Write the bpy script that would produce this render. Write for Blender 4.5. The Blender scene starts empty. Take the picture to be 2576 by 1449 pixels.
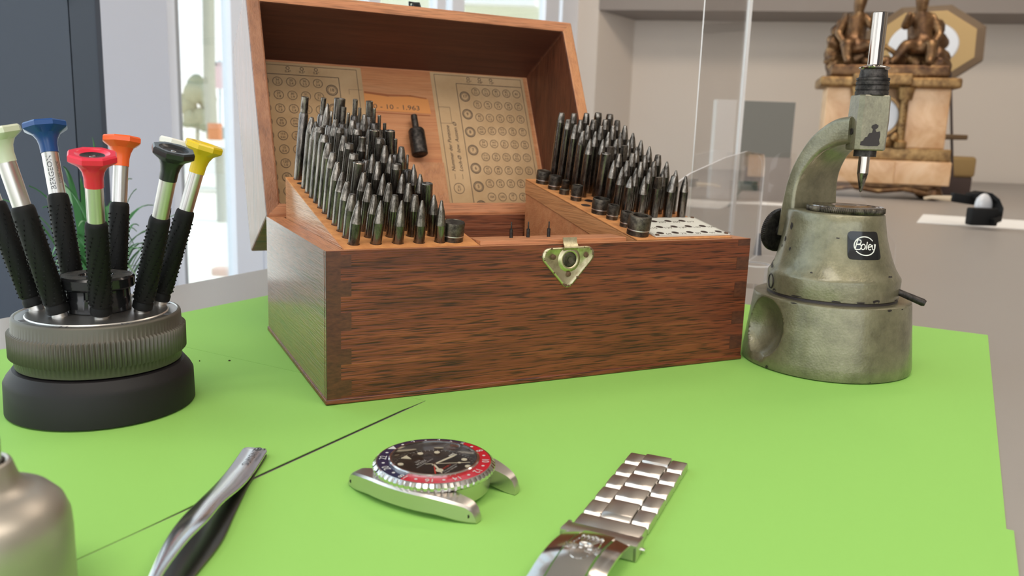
import bpy, bmesh, math, random
from mathutils import Vector, Matrix, Euler
PI = math.pi
S = 0.01                      # everything below is written in centimetres
SC = bpy.context.scene
COL = SC.collection

# ------------------------------------------------------------------ camera, world, lights, exposure
cam_d = bpy.data.cameras.new('camera'); cam = bpy.data.objects.new('camera', cam_d); COL.objects.link(cam)
cam.matrix_world = (Matrix.Translation(Vector((-7.8782, -33.5268, 11.6926))*S)
                    @ Matrix.Rotation(math.radians(-26.3376), 4, 'Z') @ Matrix.Rotation(math.radians(79.4435), 4, 'X')
                    @ Matrix.Rotation(math.radians(2.0101), 4, 'Z'))
cam_d.sensor_width = 36; cam_d.lens = 2044.1/2576*36; cam_d.clip_start = 0.01; cam_d.clip_end = 200
cam_d.dof.use_dof = True; cam_d.dof.focus_distance = 0.365; cam_d.dof.aperture_fstop = 18
SC.camera = cam
SC.view_settings.view_transform = 'Standard'; SC.view_settings.look = 'None'; SC.view_settings.gamma = 1
SC.view_settings.use_curve_mapping = False; SC.view_settings.exposure = 0.06

w = bpy.data.worlds.new('sky'); SC.world = w; w.use_nodes = True
nt = w.node_tree; bg = nt.nodes['Background']
tc = nt.nodes.new('ShaderNodeTexCoord'); sep = nt.nodes.new('ShaderNodeSeparateXYZ'); cr = nt.nodes.new('ShaderNodeValToRGB')
nt.links.new(tc.outputs['Generated'], sep.inputs[0]); nt.links.new(sep.outputs['Z'], cr.inputs[0]); nt.links.new(cr.outputs[0], bg.inputs[0])
cr.color_ramp.elements[0].position = 0.0; cr.color_ramp.elements[0].color = (.97, .97, .98, 1)
cr.color_ramp.elements[1].position = 0.55; cr.color_ramp.elements[1].color = (.68, .84, 1.0, 1)
bg.inputs['Strength'].default_value = 2.45

def area(name, loc, target, sx, sy, energy, color):
    l = bpy.data.lights.new(name, 'AREA'); l.shape = 'RECTANGLE'; l.size = sx*S; l.size_y = sy*S; l.energy = energy; l.color = color
    o = bpy.data.objects.new(name, l); COL.objects.link(o); o.location = Vector(loc)*S
    o.rotation_euler = (Vector(target)-Vector(loc)).to_track_quat('-Z', 'Y').to_euler(); return o
sun = bpy.data.lights.new('sun', 'SUN'); sun.energy = 3.6; sun.angle = math.radians(1); sun.color = (1, .95, .86)
so = bpy.data.objects.new('sun', sun); COL.objects.link(so); so.rotation_euler = Vector((-.42, .40, -.82)).to_track_quat('-Z', 'Y').to_euler()
# unseen area lights added below the ceiling to brighten room and back wall
area('ceiling_fill', (60, -110, 168), (60, -110, 0), 120, 60, 15, (1, .90, .78))
area('ceiling_fill', (150, 70, 168), (185, 140, 0), 120, 60, 24, (1, .85, .71))
area('ceiling_fill', (-70, -60, 168), (-70, -60, 0), 100, 60, 13, (1, .94, .86))

# ------------------------------------------------------------------ materials
def mat(name, color=(.5, .5, .5), rough=.5, metal=0., coat=0., spec=.5, coat_rough=.1, alpha=None):
    m = bpy.data.materials.new(name); m.use_nodes = True
    b = m.node_tree.nodes['Principled BSDF']
    b.inputs['Base Color'].default_value = (*color, 1); b.inputs['Roughness'].default_value = rough
    b.inputs['Metallic'].default_value = metal; b.inputs['Coat Weight'].default_value = coat
    b.inputs['Coat Roughness'].default_value = coat_rough; b.inputs['Specular IOR Level'].default_value = spec
    return m
def N(m, t, **kw):
    n = m.node_tree.nodes.new(t)
    for k, v in kw.items(): setattr(n, k, v)
    return n
def L(m, a, b): m.node_tree.links.new(a, b)
def B(m): return m.node_tree.nodes['Principled BSDF']
def coords(m, scale=(1, 1, 1), rot=(0, 0, 0)):
    t = N(m, 'ShaderNodeTexCoord'); p = N(m, 'ShaderNodeMapping'); p.inputs['Scale'].default_value = scale; p.inputs['Rotation'].default_value = rot
    L(m, t.outputs['Object'], p.inputs[0]); return p.outputs[0]
def noise(m, vec, scale, detail=4, rough=.6, dist=0.):
    n = N(m, 'ShaderNodeTexNoise'); n.inputs['Scale'].default_value = scale; n.inputs['Detail'].default_value = detail
    n.inputs['Roughness'].default_value = rough; n.inputs['Distortion'].default_value = dist; L(m, vec, n.inputs['Vector']); return n.outputs['Fac']
def ramp(m, fac, stops):
    r = N(m, 'ShaderNodeValToRGB'); els = r.color_ramp.elements
    while len(els) < len(stops): els.new(.5)
    for e, (p, c) in zip(els, stops): e.position = p; e.color = (*c, 1) if len(c) == 3 else c
    L(m, fac, r.inputs[0]); return r.outputs[0]
def mix(m, fac, a, b, mode='MIX'):
    n = N(m, 'ShaderNodeMix', data_type='RGBA', blend_type=mode)
    for s, v in ((n.inputs[0], fac), (n.inputs[6], a), (n.inputs[7], b)):
        if hasattr(v, 'links'): L(m, v, s)
        elif isinstance(v, (int, float)): s.default_value = v
        else: s.default_value = (*v, 1)
    return n.outputs[2]
def bump(m, h, dist=.0005, strength=.5):
    n = N(m, 'ShaderNodeBump'); n.inputs['Distance'].default_value = dist; n.inputs['Strength'].default_value = strength
    L(m, h, n.inputs['Height']); L(m, n.outputs[0], B(m).inputs['Normal']); return n

def wood(name, dark, mid, light, axis, rough=.45, coat=0., pore=.55, bd=.0006):
    """grain runs along the given axis"""
    m = mat(name, mid, rough, coat=coat, coat_rough=.20)
    sc = [70., 70., 70.]; sc[axis] = 4.
    sp = [1250., 1250., 1250.]; sp[axis] = 60.
    sb = [14., 14., 14.]; sb[axis] = 2.2
    v1 = coords(m, sc); v2 = coords(m, sp); v3 = coords(m, sb)
    n1 = noise(m, v1, 2.2, 6, .65, .8); n2 = noise(m, v2, 1.0, 2, .5); n3 = noise(m, v3, 1.6, 3, .5, .6)
    c1 = ramp(m, n1, [(.28, dark), (.5, mid), (.72, light)])
    c2 = mix(m, ramp(m, n3, [(.35, (0, 0, 0)), (.7, (1, 1, 1))]), c1, tuple(x*.62 for x in mid), 'MIX')
    n = N(m, 'ShaderNodeMix', data_type='RGBA', blend_type='MIX'); n.inputs[0].default_value = .4
    L(m, c1, n.inputs[6]); L(m, c2, n.inputs[7])
    po = ramp(m, n2, [(.36, (1-pore,)*3), (.5, (1, 1, 1))])
    out = mix(m, 1., n.outputs[2], po, 'MULTIPLY'); L(m, out, B(m).inputs['Base Color'])
    ad = N(m, 'ShaderNodeMath', operation='ADD'); L(m, n1, ad.inputs[0]); L(m, n2, ad.inputs[1])
    bump(m, ad.outputs[0], bd, .55)
    return m
WD, WM, WL = (.062, .014, .006), (.190, .043, .016), (.30, .085, .031)
M = {}
M['wood_x'] = wood('walnut_varnished', WD, WM, WL, 0, .42, .12, .78)
M['wood_y'] = wood('walnut_varnished_side', WD, WM, WL, 1, .30, .8, .5, .0010)
M['wood_in_x'] = wood('wood_inner', (.13, .035, .015), (.24, .075, .03), (.32, .11, .045), 0, .5)
M['wood_in_y'] = wood('wood_inner_side', (.13, .035, .015), (.24, .075, .03), (.32, .11, .045), 1, .5)
M['rim_x'] = wood('wood_rim', (.38, .13, .05), (.52, .21, .09), (.60, .27, .12), 0, .5, pore=.35)
M['rim_y'] = wood('wood_rim_side', (.38, .13, .05), (.52, .21, .09), (.60, .27, .12), 1, .45, .1, pore=.35)
M['block'] = wood('wood_block', (.50, .20, .075), (.62, .28, .11), (.68, .33, .14), 1, .5, pore=.22)
M['block_side'] = wood('wood_block_side', (.50, .20, .075), (.60, .27, .11), (.68, .33, .14), 1, .28, .8, pore=.25, bd=.0015)
M['card'] = mat('orange_card', (.60, .25, .07), .8); 
n_ = noise(M['card'], coords(M['card'], (1, 1, 1)), 160, 5); L(M['card'], ramp(M['card'], n_, [(.3, (.46, .17, .05)), (.6, (.63, .27, .085)), (.8, (.72, .36, .14))]), B(M['card']).inputs['Base Color'])
M['endgrain'] = mat('end_grain', (.075, .022, .012), .4, coat=.2)
n_ = noise(M['endgrain'], coords(M['endgrain'], (1, 1, 3)), 300, 4); L(M['endgrain'], ramp(M['endgrain'], n_, [(.3, (.05, .014, .008)), (.7, (.12, .035, .016))]), B(M['endgrain']).inputs['Base Color'])
M['panel'] = wood('lid_panel', (.48, .17, .065), (.60, .25, .10), (.66, .31, .14), 0, .6, pore=.1)
M['hole'] = mat('hole_dark', (.03, .012, .006), .9)

M['paper'] = mat('aged_paper', (.62, .44, .25), .85)
n_ = noise(M['paper'], coords(M['paper'], (1, 1, 1)), 28, 5); L(M['paper'], ramp(M['paper'], n_, [(.3, (.46, .285, .135)), (.7, (.60, .40, .215))]), B(M['paper']).inputs['Base Color'])
M['ink'] = mat('ink', (.10, .07, .05), .8)
M['ink_grey'] = mat('ink_halftone', (.32, .25, .16), .8)
M['stain'] = mat('glue_stain', (.36, .11, .035), .7)
M['stain_light'] = mat('faded_label', (.68, .27, .075), .7)
M['green'] = mat('green_paper', (.30, .59, .125), .75, spec=.3)
n_ = noise(M['green'], coords(M['green'], (1, 1, 1)), 2500, 3); bump(M['green'], n_, .00006, .35)
M['desk'] = mat('grey_desk', (.335, .30, .27), .38, spec=.4)
n_ = noise(M['desk'], coords(M['desk'], (1, 1, 1)), 900, 3); bump(M['desk'], n_, .00008, .3)

def steel(name, dark, light, rough=.3, metal=1., sc=220, stretch=1., bd=.0002):
    m = mat(name, light, rough, metal)
    v = coords(m, (1, 1, stretch)); n = noise(m, v, sc, 6, .7)
    L(m, ramp(m, n, [(.36, dark), (.62, light)]), B(m).inputs['Base Color'])
    L(m, ramp(m, n, [(.3, (min(1, rough+.25),)*3), (.7, (rough,)*3)]), B(m).inputs['Roughness'])
    bump(m, n, bd, .25); return m
M['gunmetal'] = steel('gunmetal', (.016, .013, .011), (.20, .17, .145), .17, 1., 300, .3)
B(M['gunmetal']).inputs['Coat Weight'].default_value = .7; B(M['gunmetal']).inputs['Coat Roughness'].default_value = .08
M['tipmetal'] = steel('ground_steel', (.04, .033, .028), (.30, .265, .225), .20, 1., 420, .5)
M['black_steel'] = steel('blackened_steel', (.02, .018, .017), (.075, .065, .058), .38, .8, 300)
M['stumpmetal'] = steel('burnished_steel', (.03, .025, .022), (.17, .145, .11), .34, 1., 180)
M['stainless'] = mat('stainless', (.66, .62, .58), .30, 1.)
n_ = noise(M['stainless'], coords(M['stainless'], (1, 1, 1)), 1500, 3); bump(M['stainless'], n_, .00003, .2)
M['brushed'] = mat('brushed_steel', (.74, .73, .73), .19, 1.)
M['darksteel'] = mat('dark_steel', (.16, .15, .14), .3, 1.)
M['polished'] = mat('polished_steel', (.72, .69, .66), .12, 1.)
M['satin'] = mat('satin_aluminium', (.62, .60, .57), .34, 1.)
M['chrome'] = mat('chrome', (.47, .42, .38), .09, 1.)
M['brassplate'] = steel('brass_plated', (.30, .24, .13), (.66, .60, .40), .30, 1., 90)
M['rust'] = mat('rusted_edge', (.13, .07, .04), .7, .3)
M['standgrey'] = mat('anodised_grey', (.12, .11, .09), .5, .6)
M['standblack'] = mat('black_rubberised', (.012, .010, .011), .55, spec=.35)
M['rubber'] = mat('black_rubber', (.004, .004, .004), .6, spec=.25)
M['gloss_black'] = mat('gloss_black', (.012, .012, .013), .15)
def plastic(n, c, r=.3): 
    m = mat(n, c, r); B(m).inputs['Subsurface Weight'].default_value = 0.0; return m
for k, c in dict(cap_cream=(.62, .66, .50), cap_blue=(.01, .06, .22), cap_red=(.72, .02, .05), cap_orange=(.86, .12, .02),
                 cap_white=(.72, .70, .64), cap_black=(.012, .014, .014), cap_yellow=(.72, .50, .01)).items(): M[k] = plastic(k, c)
M['white_ink'] = mat('white_ink', (.75, .75, .70), .5)
M['etch'] = mat('laser_etching', (.12, .12, .13), .5, .6)
# hammered paint of the staking press
m = M['hammer'] = mat('hammered_paint', (.34, .33, .25), .40, .55, coat=.55, coat_rough=.16)
v = coords(m); n1 = noise(m, v, 90, 5, .7); n2 = noise(m, v, 900, 4, .7)
vo = N(m, 'ShaderNodeTexVoronoi'); vo.inputs['Scale'].default_value = 850; L(m, v, vo.inputs['Vector'])
c_ = ramp(m, n1, [(.3, (.135, .122, .072)), (.55, (.225, .205, .125)), (.8, (.30, .275, .18))])
L(m, c_, B(m).inputs['Base Color'])
ad = N(m, 'ShaderNodeMath', operation='ADD'); L(m, vo.outputs['Distance'], ad.inputs[0]); L(m, n2, ad.inputs[1])
bump(m, ad.outputs[0], .00020, .32)
M['chip'] = mat('bare_iron_chip', (.035, .028, .026), .5, .4)

def glass(name, tint=(1, 1, 1), refl=.5, rough=0.0):
    m = bpy.data.materials.new(name); m.use_nodes = True; t = m.node_tree; t.nodes.clear()
    o = t.nodes.new('ShaderNodeOutputMaterial'); mx = t.nodes.new('ShaderNodeMixShader'); tr = t.nodes.new('ShaderNodeBsdfTransparent')
    gl = t.nodes.new('ShaderNodeBsdfGlossy'); gl.inputs['Roughness'].default_value = rough; fr = t.nodes.new('ShaderNodeFresnel'); fr.inputs['IOR'].default_value = 1.45
    mu = t.nodes.new('ShaderNodeMath'); mu.operation = 'MULTIPLY'; mu.inputs[1].default_value = refl
    tr.inputs[0].default_value = (*tint, 1); t.links.new(fr.outputs[0], mu.inputs[0]); t.links.new(mu.outputs[0], mx.inputs[0])
    t.links.new(tr.outputs[0], mx.inputs[1]); t.links.new(gl.outputs[0], mx.inputs[2]); t.links.new(mx.outputs[0], o.inputs[0]); return m
M['glass'] = glass('window_glass', (.97, .99, .98), .6)
M['crystal'] = glass('watch_crystal', (.97, .97, .97), .7)
M['acrylic'] = glass('acrylic_sheet', (.985, .98, .975), .4)
M['acrylic_edge'] = mat('acrylic_cut_edge', (.72, .69, .68), .35)

M['wall'] = mat('wall_paint', (.72, .64, .56), .85)
M['wall_grey'] = mat('wall_paint_grey', (.68, .72, .82), .85)
M['beam'] = mat('beam_paint', (.30, .26, .235), .85)
M['ceiling'] = mat('ceiling_paint', (.55, .52, .48), .9)
M['floor'] = mat('floor_tile', (.30, .27, .24), .5)
M['frame'] = mat('white_window_frame', (.88, .92, 1.0), .4)
M['gasket'] = mat('window_gasket', (.40, .42, .44), .6)
M['navy'] = mat('slate_blue_panel', (.040, .053, .076), .55)
M['navy_dark'] = mat('slate_blue_edge', (.022, .027, .042), .55)
M['street'] = mat('pale_street', (.78, .72, .62), .9)
M['parapet'] = mat('white_concrete', (.82, .82, .82), .8)
M['cream_wall'] = mat('cream_facade', (.72, .72, .56), .8)
M['pole'] = mat('beige_pole', (.40, .39, .31), .6)
M['foliage'] = mat('tree_foliage', (.34, .35, .24), .9)
M['sign_pink'] = mat('faded_sign', (.72, .50, .52), .6)
M['sign_grey'] = mat('sign_grey', (.45, .55, .60), .6)
M['terracotta'] = mat('orange_box', (.62, .22, .09), .7)
M['car_dark'] = mat('car_paint', (.18, .26, .20), .4)
M['pink'] = mat('pink_cloth', (.85, .18, .28), .8)
M['bluecloth'] = mat('blue_cloth', (.30, .38, .62), .8)
M['skin'] = mat('skin', (.62, .40, .30), .6)
M['leaf'] = mat('leaf_green', (.055, .20, .055), .4)
M['leaf_pale'] = mat('leaf_variegated', (.24, .42, .22), .4)
M['pot'] = mat('pot', (.35, .34, .33), .6)
m = M['alabaster'] = mat('alabaster', (.66, .47, .30), .35, coat=.2)
n_ = noise(m, coords(m), 14, 5, .6, 1.); L(m, ramp(m, n_, [(.3, (.52, .28, .12)), (.55, (.70, .45, .25)), (.8, (.78, .57, .37))]), B(m).inputs['Base Color'])
m = M['gilt'] = mat('gilt_bronze', (.42, .24, .08), .42, .75)
n_ = noise(m, coords(m), 60, 5, .65); L(m, ramp(m, n_, [(.3, (.12, .065, .03)), (.6, (.36, .22, .09)), (.85, (.60, .43, .22))]), B(m).inputs['Base Color'])
m = M['bronze'] = mat('dark_bronze', (.20, .11, .05), .40, .7)
n_ = noise(m, coords(m), 35, 5, .7); L(m, ramp(m, n_, [(.3, (.05, .025, .015)), (.55, (.17, .09, .04)), (.8, (.55, .36, .17))]), B(m).inputs['Base Color'])
M['gold_frame'] = mat('gold_frame', (.36, .24, .10), .45, .4)
M['dark_frame'] = mat('dark_wood_frame', (.12, .07, .03), .5)
M['dial_white'] = mat('enamel_dial', (.62, .64, .68), .3)
M['velvet'] = mat('dark_base', (.05, .03, .025), .7)
M['white_paper'] = mat('white_paper', (.80, .77, .73), .8)
M['reflection_grey'] = mat('reflection_grey', (.17, .165, .145), .6)  # tone of the reflection that is built as an upright panel
M['white_board'] = mat('white_board', (.72, .68, .65), .5)
M['dkgreen'] = mat('dark_green_plastic', (.01, .05, .035), .4)
M['beige_arm'] = mat('beige_plastic', (.55, .42, .28), .5)
M['lens'] = mat('lens_glass', (.62, .62, .64), .08, 0., coat=1.)
# watch
M['bezel_blue'] = mat('bezel_blue', (.010, .014, .055), .18, coat=.5)
M['bezel_red'] = mat('bezel_red', (.50, .008, .022), .18, coat=.5)
M['dial_black'] = mat('dial_black', (.020, .014, .011), .3)
M['lume'] = mat('lume', (.72, .66, .50), .5)
M['silver_ink'] = mat('silver_ink', (.60, .59, .57), .4)
M['gold_white'] = mat('white_gold', (.72, .68, .60), .2, 1.)
M['redhand'] = mat('red_paint', (.62, .05, .03), .5)
M['plate_white'] = mat('enamelled_plate', (.70, .68, .60), .4)

# ------------------------------------------------------------------ geometry helpers
class MB:
    """collects vertices (cm) and faces with a material index, then links them as ONE mesh object"""
    def __init__(s): s.v = []; s.f = []; s.m = []
    def add(s, vs, fs, mi=0, mx=None):
        o = len(s.v)
        for p in vs:
            p = Vector(p)
            s.v.append(mx @ p if mx is not None else p)
        for f in fs: s.f.append(tuple(i+o for i in f)); s.m.append(mi)
        return s
    def box(s, a, b, mi=0, bev=0, mx=None, fm=None):
        x0, y0, z0 = a; x1, y1, z1 = b
        if bev <= 0:
            vs = [(x0, y0, z0), (x1, y0, z0), (x1, y1, z0), (x0, y1, z0), (x0, y0, z1), (x1, y0, z1), (x1, y1, z1), (x0, y1, z1)]
            fs = [(0, 3, 2, 1), (4, 5, 6, 7), (0, 1, 5, 4), (1, 2, 6, 5), (2, 3, 7, 6), (3, 0, 4, 7)]
            o = len(s.f); s.add(vs, fs, mi, mx)
            if fm:
                for k, q in fm.items(): s.m[o+k] = q
            return s
        bm = bmesh.new(); bmesh.ops.create_cube(bm, size=1)
        for vv in bm.verts: vv.co = ((x0+x1)/2+vv.co.x*(x1-x0), (y0+y1)/2+vv.co.y*(y1-y0), (z0+z1)/2+vv.co.z*(z1-z0))
        bmesh.ops.bevel(bm, geom=bm.edges[:], offset=bev, segments=3, profile=.5, affect='EDGES')
        s.bm(bm, mi, mx); return s
    def bm(s, bm, mi=0, mx=None):
        bm.verts.index_update()
        s.add([v.co.copy() for v in bm.verts], [tuple(v.index for v in f.verts) for f in bm.faces], mi, mx); bm.free(); return s
    def lathe(s, prof, seg=32, mi=0, mx=None, rad=None, pm=None, caps=True):
        """prof: [(r, z)...]; rad(angle, r, z) may modulate the radius; pm: material per band"""
        vs = []; fs = []; n = len(prof); ms = []
        for (r, z) in prof:
            for k in range(seg):
                a = 2*PI*k/seg; rr = rad(a, r, z) if rad else r
                vs.append((rr*math.cos(a), rr*math.sin(a), z))
        for i in range(n-1):
            for k in range(seg):
                k2 = (k+1) % seg
                fs.append((i*seg+k, i*seg+k2, (i+1)*seg+k2, (i+1)*seg+k)); ms.append(pm[i] if pm else mi)
        if caps:
            if prof[0][0] > 1e-6: fs.append(tuple(range(seg))[::-1]); ms.append(pm[0] if pm else mi)
            if prof[-1][0] > 1e-6: fs.append(tuple((n-1)*seg+k for k in range(seg))); ms.append(pm[-1] if pm else mi)
        o = len(s.f); s.add(vs, fs, 0, mx)
        for i, q in enumerate(ms): s.m[o+i] = q
        return s
    def prism(s, pts, z0, z1, mi=0, mx=None, side=None):
        n = len(pts); vs = [(x, y, z0) for x, y in pts]+[(x, y, z1) for x, y in pts]
        fs = [tuple(range(n))[::-1], tuple(range(n, 2*n))]+[(i, (i+1) % n, n+(i+1) % n, n+i) for i in range(n)]
        o = len(s.f); s.add(vs, fs, mi, mx)
        if side is not None:
            for i in range(n): s.m[o+2+i] = side
        return s
    def ring(s, r0, r1, a0=0, a1=2*PI, seg=28, z=0, mi=0, mx=None, h=0, ex=1.):
        """flat (or h-high) annulus sector"""
        full = abs(a1-a0-2*PI) < 1e-6; n = seg if full else seg+1; vs = []; fs = []
        for k in range(n):
            a = a0+(a1-a0)*k/seg
            vs += [(r0*math.cos(a)*ex, r0*math.sin(a), z+h), (r1*math.cos(a)*ex, r1*math.sin(a), z+h)]
        for k in range(seg):
            i = 2*k; j = 2*((k+1) % n); fs.append((i, i+1, j+1, j))
        s.add(vs, fs, mi, mx); return s
    def disc(s, r, z=0, seg=24, mi=0, mx=None, c=(0, 0), ex=1.):
        s.add([(c[0]+r*ex*math.cos(2*PI*k/seg), c[1]+r*math.sin(2*PI*k/seg), z) for k in range(seg)], [tuple(range(seg))], mi, mx); return s
    def tube(s, path, r, seg=10, mi=0, mx=None, caps=True):
        P = [Vector(p) for p in path]; n = len(P); vs = []; fs = []
        up = Vector((0, 0, 1)); prev = None
        for i, p in enumerate(P):
            t = (P[min(i+1, n-1)]-P[max(i-1, 0)]).normalized()
            if prev is None: a = t.cross(up) if abs(t.z) < .95 else t.cross(Vector((1, 0, 0)))
            else: a = prev-t*prev.dot(t)
            a.normalize(); prev = a; b = t.cross(a); rr = r[i] if isinstance(r, (list, tuple)) else r
            for k in range(seg):
                q = 2*PI*k/seg; vs.append(p+(a*math.cos(q)+b*math.sin(q))*rr)
        for i in range(n-1):
            for k in range(seg):
                k2 = (k+1) % seg; fs.append((i*seg+k, (i+1)*seg+k, (i+1)*seg+k2, i*seg+k2))
        if caps: fs += [tuple(range(seg)), tuple((n-1)*seg+k for k in range(seg))[::-1]]
        s.add(vs, fs, mi, mx); return s
    def loft(s, rings, mi=0, mx=None, caps=True, closed=True):
        n = len(rings[0]); vs = [p for r in rings for p in r]; fs = []
        for i in range(len(rings)-1):
            for k in range(n if closed else n-1):
                k2 = (k+1) % n; fs.append((i*n+k, i*n+k2, (i+1)*n+k2, (i+1)*n+k))
        if caps and closed: fs += [tuple(range(n))[::-1], tuple((len(rings)-1)*n+k for k in range(n))]
        s.add(vs, fs, mi, mx); return s
    def text(s, txt, size, mx, mi=0, depth=0., align='CENTER', xs=1., shear=0.):
        vs, fs = text_geo(txt, align, depth/size if size else 0, shear)
        s.add([(x*size*xs, y*size, z*size) for x, y, z in vs], fs, mi, mx); return s
    def build(s, name, mats, parent=None, org=None, angle=35, smooth=True, rot=None):
        if not isinstance(mats, (list, tuple)): mats = [mats]
        me = bpy.data.meshes.new(name)
        po = Vector(parent['_org']) if parent is not None and '_org' in parent else Vector((0, 0, 0))
        oo = Vector(org) if org is not None else po
        me.from_pydata([(p-oo)*S for p in s.v], [], s.f)
        for q in mats: me.materials.append(M[q] if isinstance(q, str) else q)
        me.polygons.foreach_set('material_index', s.m)
        if smooth:
            me.polygons.foreach_set('use_smooth', [True]*len(s.f)); me.set_sharp_from_angle(angle=math.radians(angle))
        me.update(); me.validate()
        o = bpy.data.objects.new(name, me); COL.objects.link(o)
        if parent is not None:
            o.parent = parent; o.location = (oo-po)*S; ORG[o.name] = oo; o['_org'] = list(oo)
        else:
            o.location = oo*S; o['_org'] = list(oo)
        return o
ORG = {}
_tg = {}
def text_geo(txt, align='CENTER', depth=0., shear=0.):
    k = (txt, align, round(depth, 3), shear)
    if k in _tg: return _tg[k]
    cu = bpy.data.curves.new('t', 'FONT'); cu.body = txt; cu.align_x = align; cu.align_y = 'CENTER'; cu.size = 1; cu.extrude = depth; cu.shear = shear
    cu.resolution_u = 3
    ob = bpy.data.objects.new('t', cu); COL.objects.link(ob)
    dg = bpy.context.evaluated_depsgraph_get(); me = bpy.data.meshes.new_from_object(ob.evaluated_get(dg))
    vs = [tuple(v.co) for v in me.vertices]; fs = [tuple(p.vertices) for p in me.polygons]
    bpy.data.objects.remove(ob); bpy.data.curves.remove(cu); bpy.data.meshes.remove(me)
    _tg[k] = (vs, fs); return _tg[k]
def thing(name, label, cat, org, group=None, rot=None):
    o = bpy.data.objects.new(name, None); COL.objects.link(o); o.location = Vector(org)*S; o.empty_display_size = .01
    o['_org'] = list(org); o['label'] = label; o['category'] = cat
    if group: o['group'] = group
    return o
def tag(o, label, cat, group=None):
    o['label'] = label; o['category'] = cat
    if group: o['group'] = group
    return o
def struct(o): o['kind'] = 'structure'; return o
def frame(o, x, y, z=None):
    x = Vector(x).normalized(); y = Vector(y); y = (y-x*y.dot(x)).normalized(); z = x.cross(y)
    return Matrix(((x.x, y.x, z.x, o[0]), (x.y, y.y, z.y, o[1]), (x.z, y.z, z.z, o[2]), (0, 0, 0, 1)))
def axis(o, d, ref=(1, 0, 0)):
    """frame whose z runs along d"""
    z = Vector(d).normalized(); x = Vector(ref); x = (x-z*x.dot(z)).normalized(); y = z.cross(x)
    return Matrix(((x.x, y.x, z.x, o[0]), (x.y, y.y, z.y, o[1]), (x.z, y.z, z.z, o[2]), (0, 0, 0, 1)))
def rrect(w_, h_, r, n=5):
    p = []
    for cx, cy, a0 in ((w_/2-r, h_/2-r, 0), (-w_/2+r, h_/2-r, 90), (-w_/2+r, -h_/2+r, 180), (w_/2-r, -h_/2+r, 270)):
        for k in range(n+1):
            a = math.radians(a0+90*k/n); p.append((cx+r*math.cos(a), cy+r*math.sin(a)))
    return p
def sstep(t): t = max(0, min(1, t)); return t*t*(3-2*t)
def interp(tab, x):
    for (a, b), (c, d) in zip(tab, tab[1:]):
        if x <= c: return b+(d-b)*(x-a)/(c-a) if x > a else b
    return tab[-1][1]

# ------------------------------------------------------------------ the room
FL, CE = -76., 172.
W1 = Vector((3.47, 128.12)); WD_ = Vector((.7605, .6493))
def wp(s_, off=0.): p = W1+WD_*s_+Vector((-WD_.y, WD_.x))*off; return p
def slab(mb, a, b, z0, z1, th, mi=0):
    """upright slab from plan point a to b; thickness goes to the left of a->b"""
    d = (b-a).normalized(); n = Vector((-d.y, d.x))*th
    mb.prism([(a.x, a.y), (b.x, b.y), (b.x+n.x, b.y+n.y), (a.x+n.x, a.y+n.y)], z0, z1, mi); return mb
CR = Vector((197.8, 271.8)); WR = Vector((.81, -.59)); WN = Vector((.59, .81))
far = CR+WR*330
P1 = Vector((170.6, 257.3)); P2 = wp(212)
room = [(-330, -330), (420, -330), (470, 60), tuple(far), tuple(CR), tuple(P1), tuple(wp(212, 4)), tuple(wp(-430, 4))]
mb = MB(); mb.prism(room, FL-4, FL); struct(mb.build('floor', 'floor', smooth=False))
mb = MB(); mb.prism(room, CE, CE+4); struct(mb.build('ceiling', 'ceiling', smooth=False))
# wall with the clock in front of it, its beam, and the pillar beside the window
CR = Vector((197.8, 271.8)); WR = Vector((.81, -.59)); WN = Vector((.59, .81))
far = CR+WR*330
struct(slab(MB(), CR, far, FL, CE, 8).build('wall_back', 'wall', smooth=False))
P1 = Vector((170.6, 257.3)); P2 = wp(212)
mb = MB(); slab(mb, P1, CR, FL, CE, 8); struct(mb.build('wall_niche', 'wall', smooth=False))
mb = MB(); slab(mb, P2, P1, FL, CE, 8); struct(mb.build('wall_pillar', 'wall', smooth=False))
bm0 = P1-WN*0.2
mb = MB(); mb.prism([(P1.x-.3, P1.y-.4), (P1.x+far.x-CR.x, P1.y+far.y-CR.y), (far.x, far.y), (CR.x, CR.y)], 62.6, 120, 0)
struct(mb.build('trim_1', 'beam', smooth=False))
# window wall: white frames and panes, running away to the left of the desk
top = CE
def mull(mb, s0, s1, d0=-1.2, d1=1.2, z0=FL, z1=CE, mi=0):
    a = wp(s0, d0); b = wp(s1, d0); c_ = wp(s1, d1); d = wp(s0, d1)
    mb.prism([(a.x, a.y), (b.x, b.y), (c_.x, c_.y), (d.x, d.y)], z0, z1, mi)
mb = MB(); mull(mb, -18, -3.5, -2, 2.5); struct(mb.build('wall_window', 'wall_grey', smooth=False))
wins = [(-3.5, -.9, 15.2, 20.5, 63), (96, 112, 174, 193, 212)]
def window(nm, s0, s1, posts, zb=FL, dark=()):
    mb = MB()
    for a, b in posts: mull(mb, a, b)
    mull(mb, s0, s1, -1, 1, FL, FL+10); mull(mb, s0, s1, -1, 1, CE-12, CE)
    for a, b in dark: mull(mb, a, b, -1.1, 1.1, FL+10, CE-12, 1)
    f = struct(mb.build(nm, ['frame', 'gasket'], smooth=False))
    g = MB(); mull(g, s0+.5, s1-.5, -.15, .15, FL+9, CE-11); p_ = g.build('pane', 'glass', f, smooth=False); return f
window('window_1', -3.5, 21, [(-3.5, -.9), (12.9, 20.6)], dark=[(-.9, .0)])
window('window_2', 21, 63, [(21, 24), (60, 63)])
window('window_3', 63, 110.5, [(63, 65), (94, 99), (103, 110.5)])
window('window_4', 110.5, 212, [(176, 190), (193.5, 212)])
window('window_5', -250, -18, [(-250, -246), (-170, -167), (-95, -92), (-20, -18)])
window('window_6', -350, -250, [(-350, -346), (-300, -296)])
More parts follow.
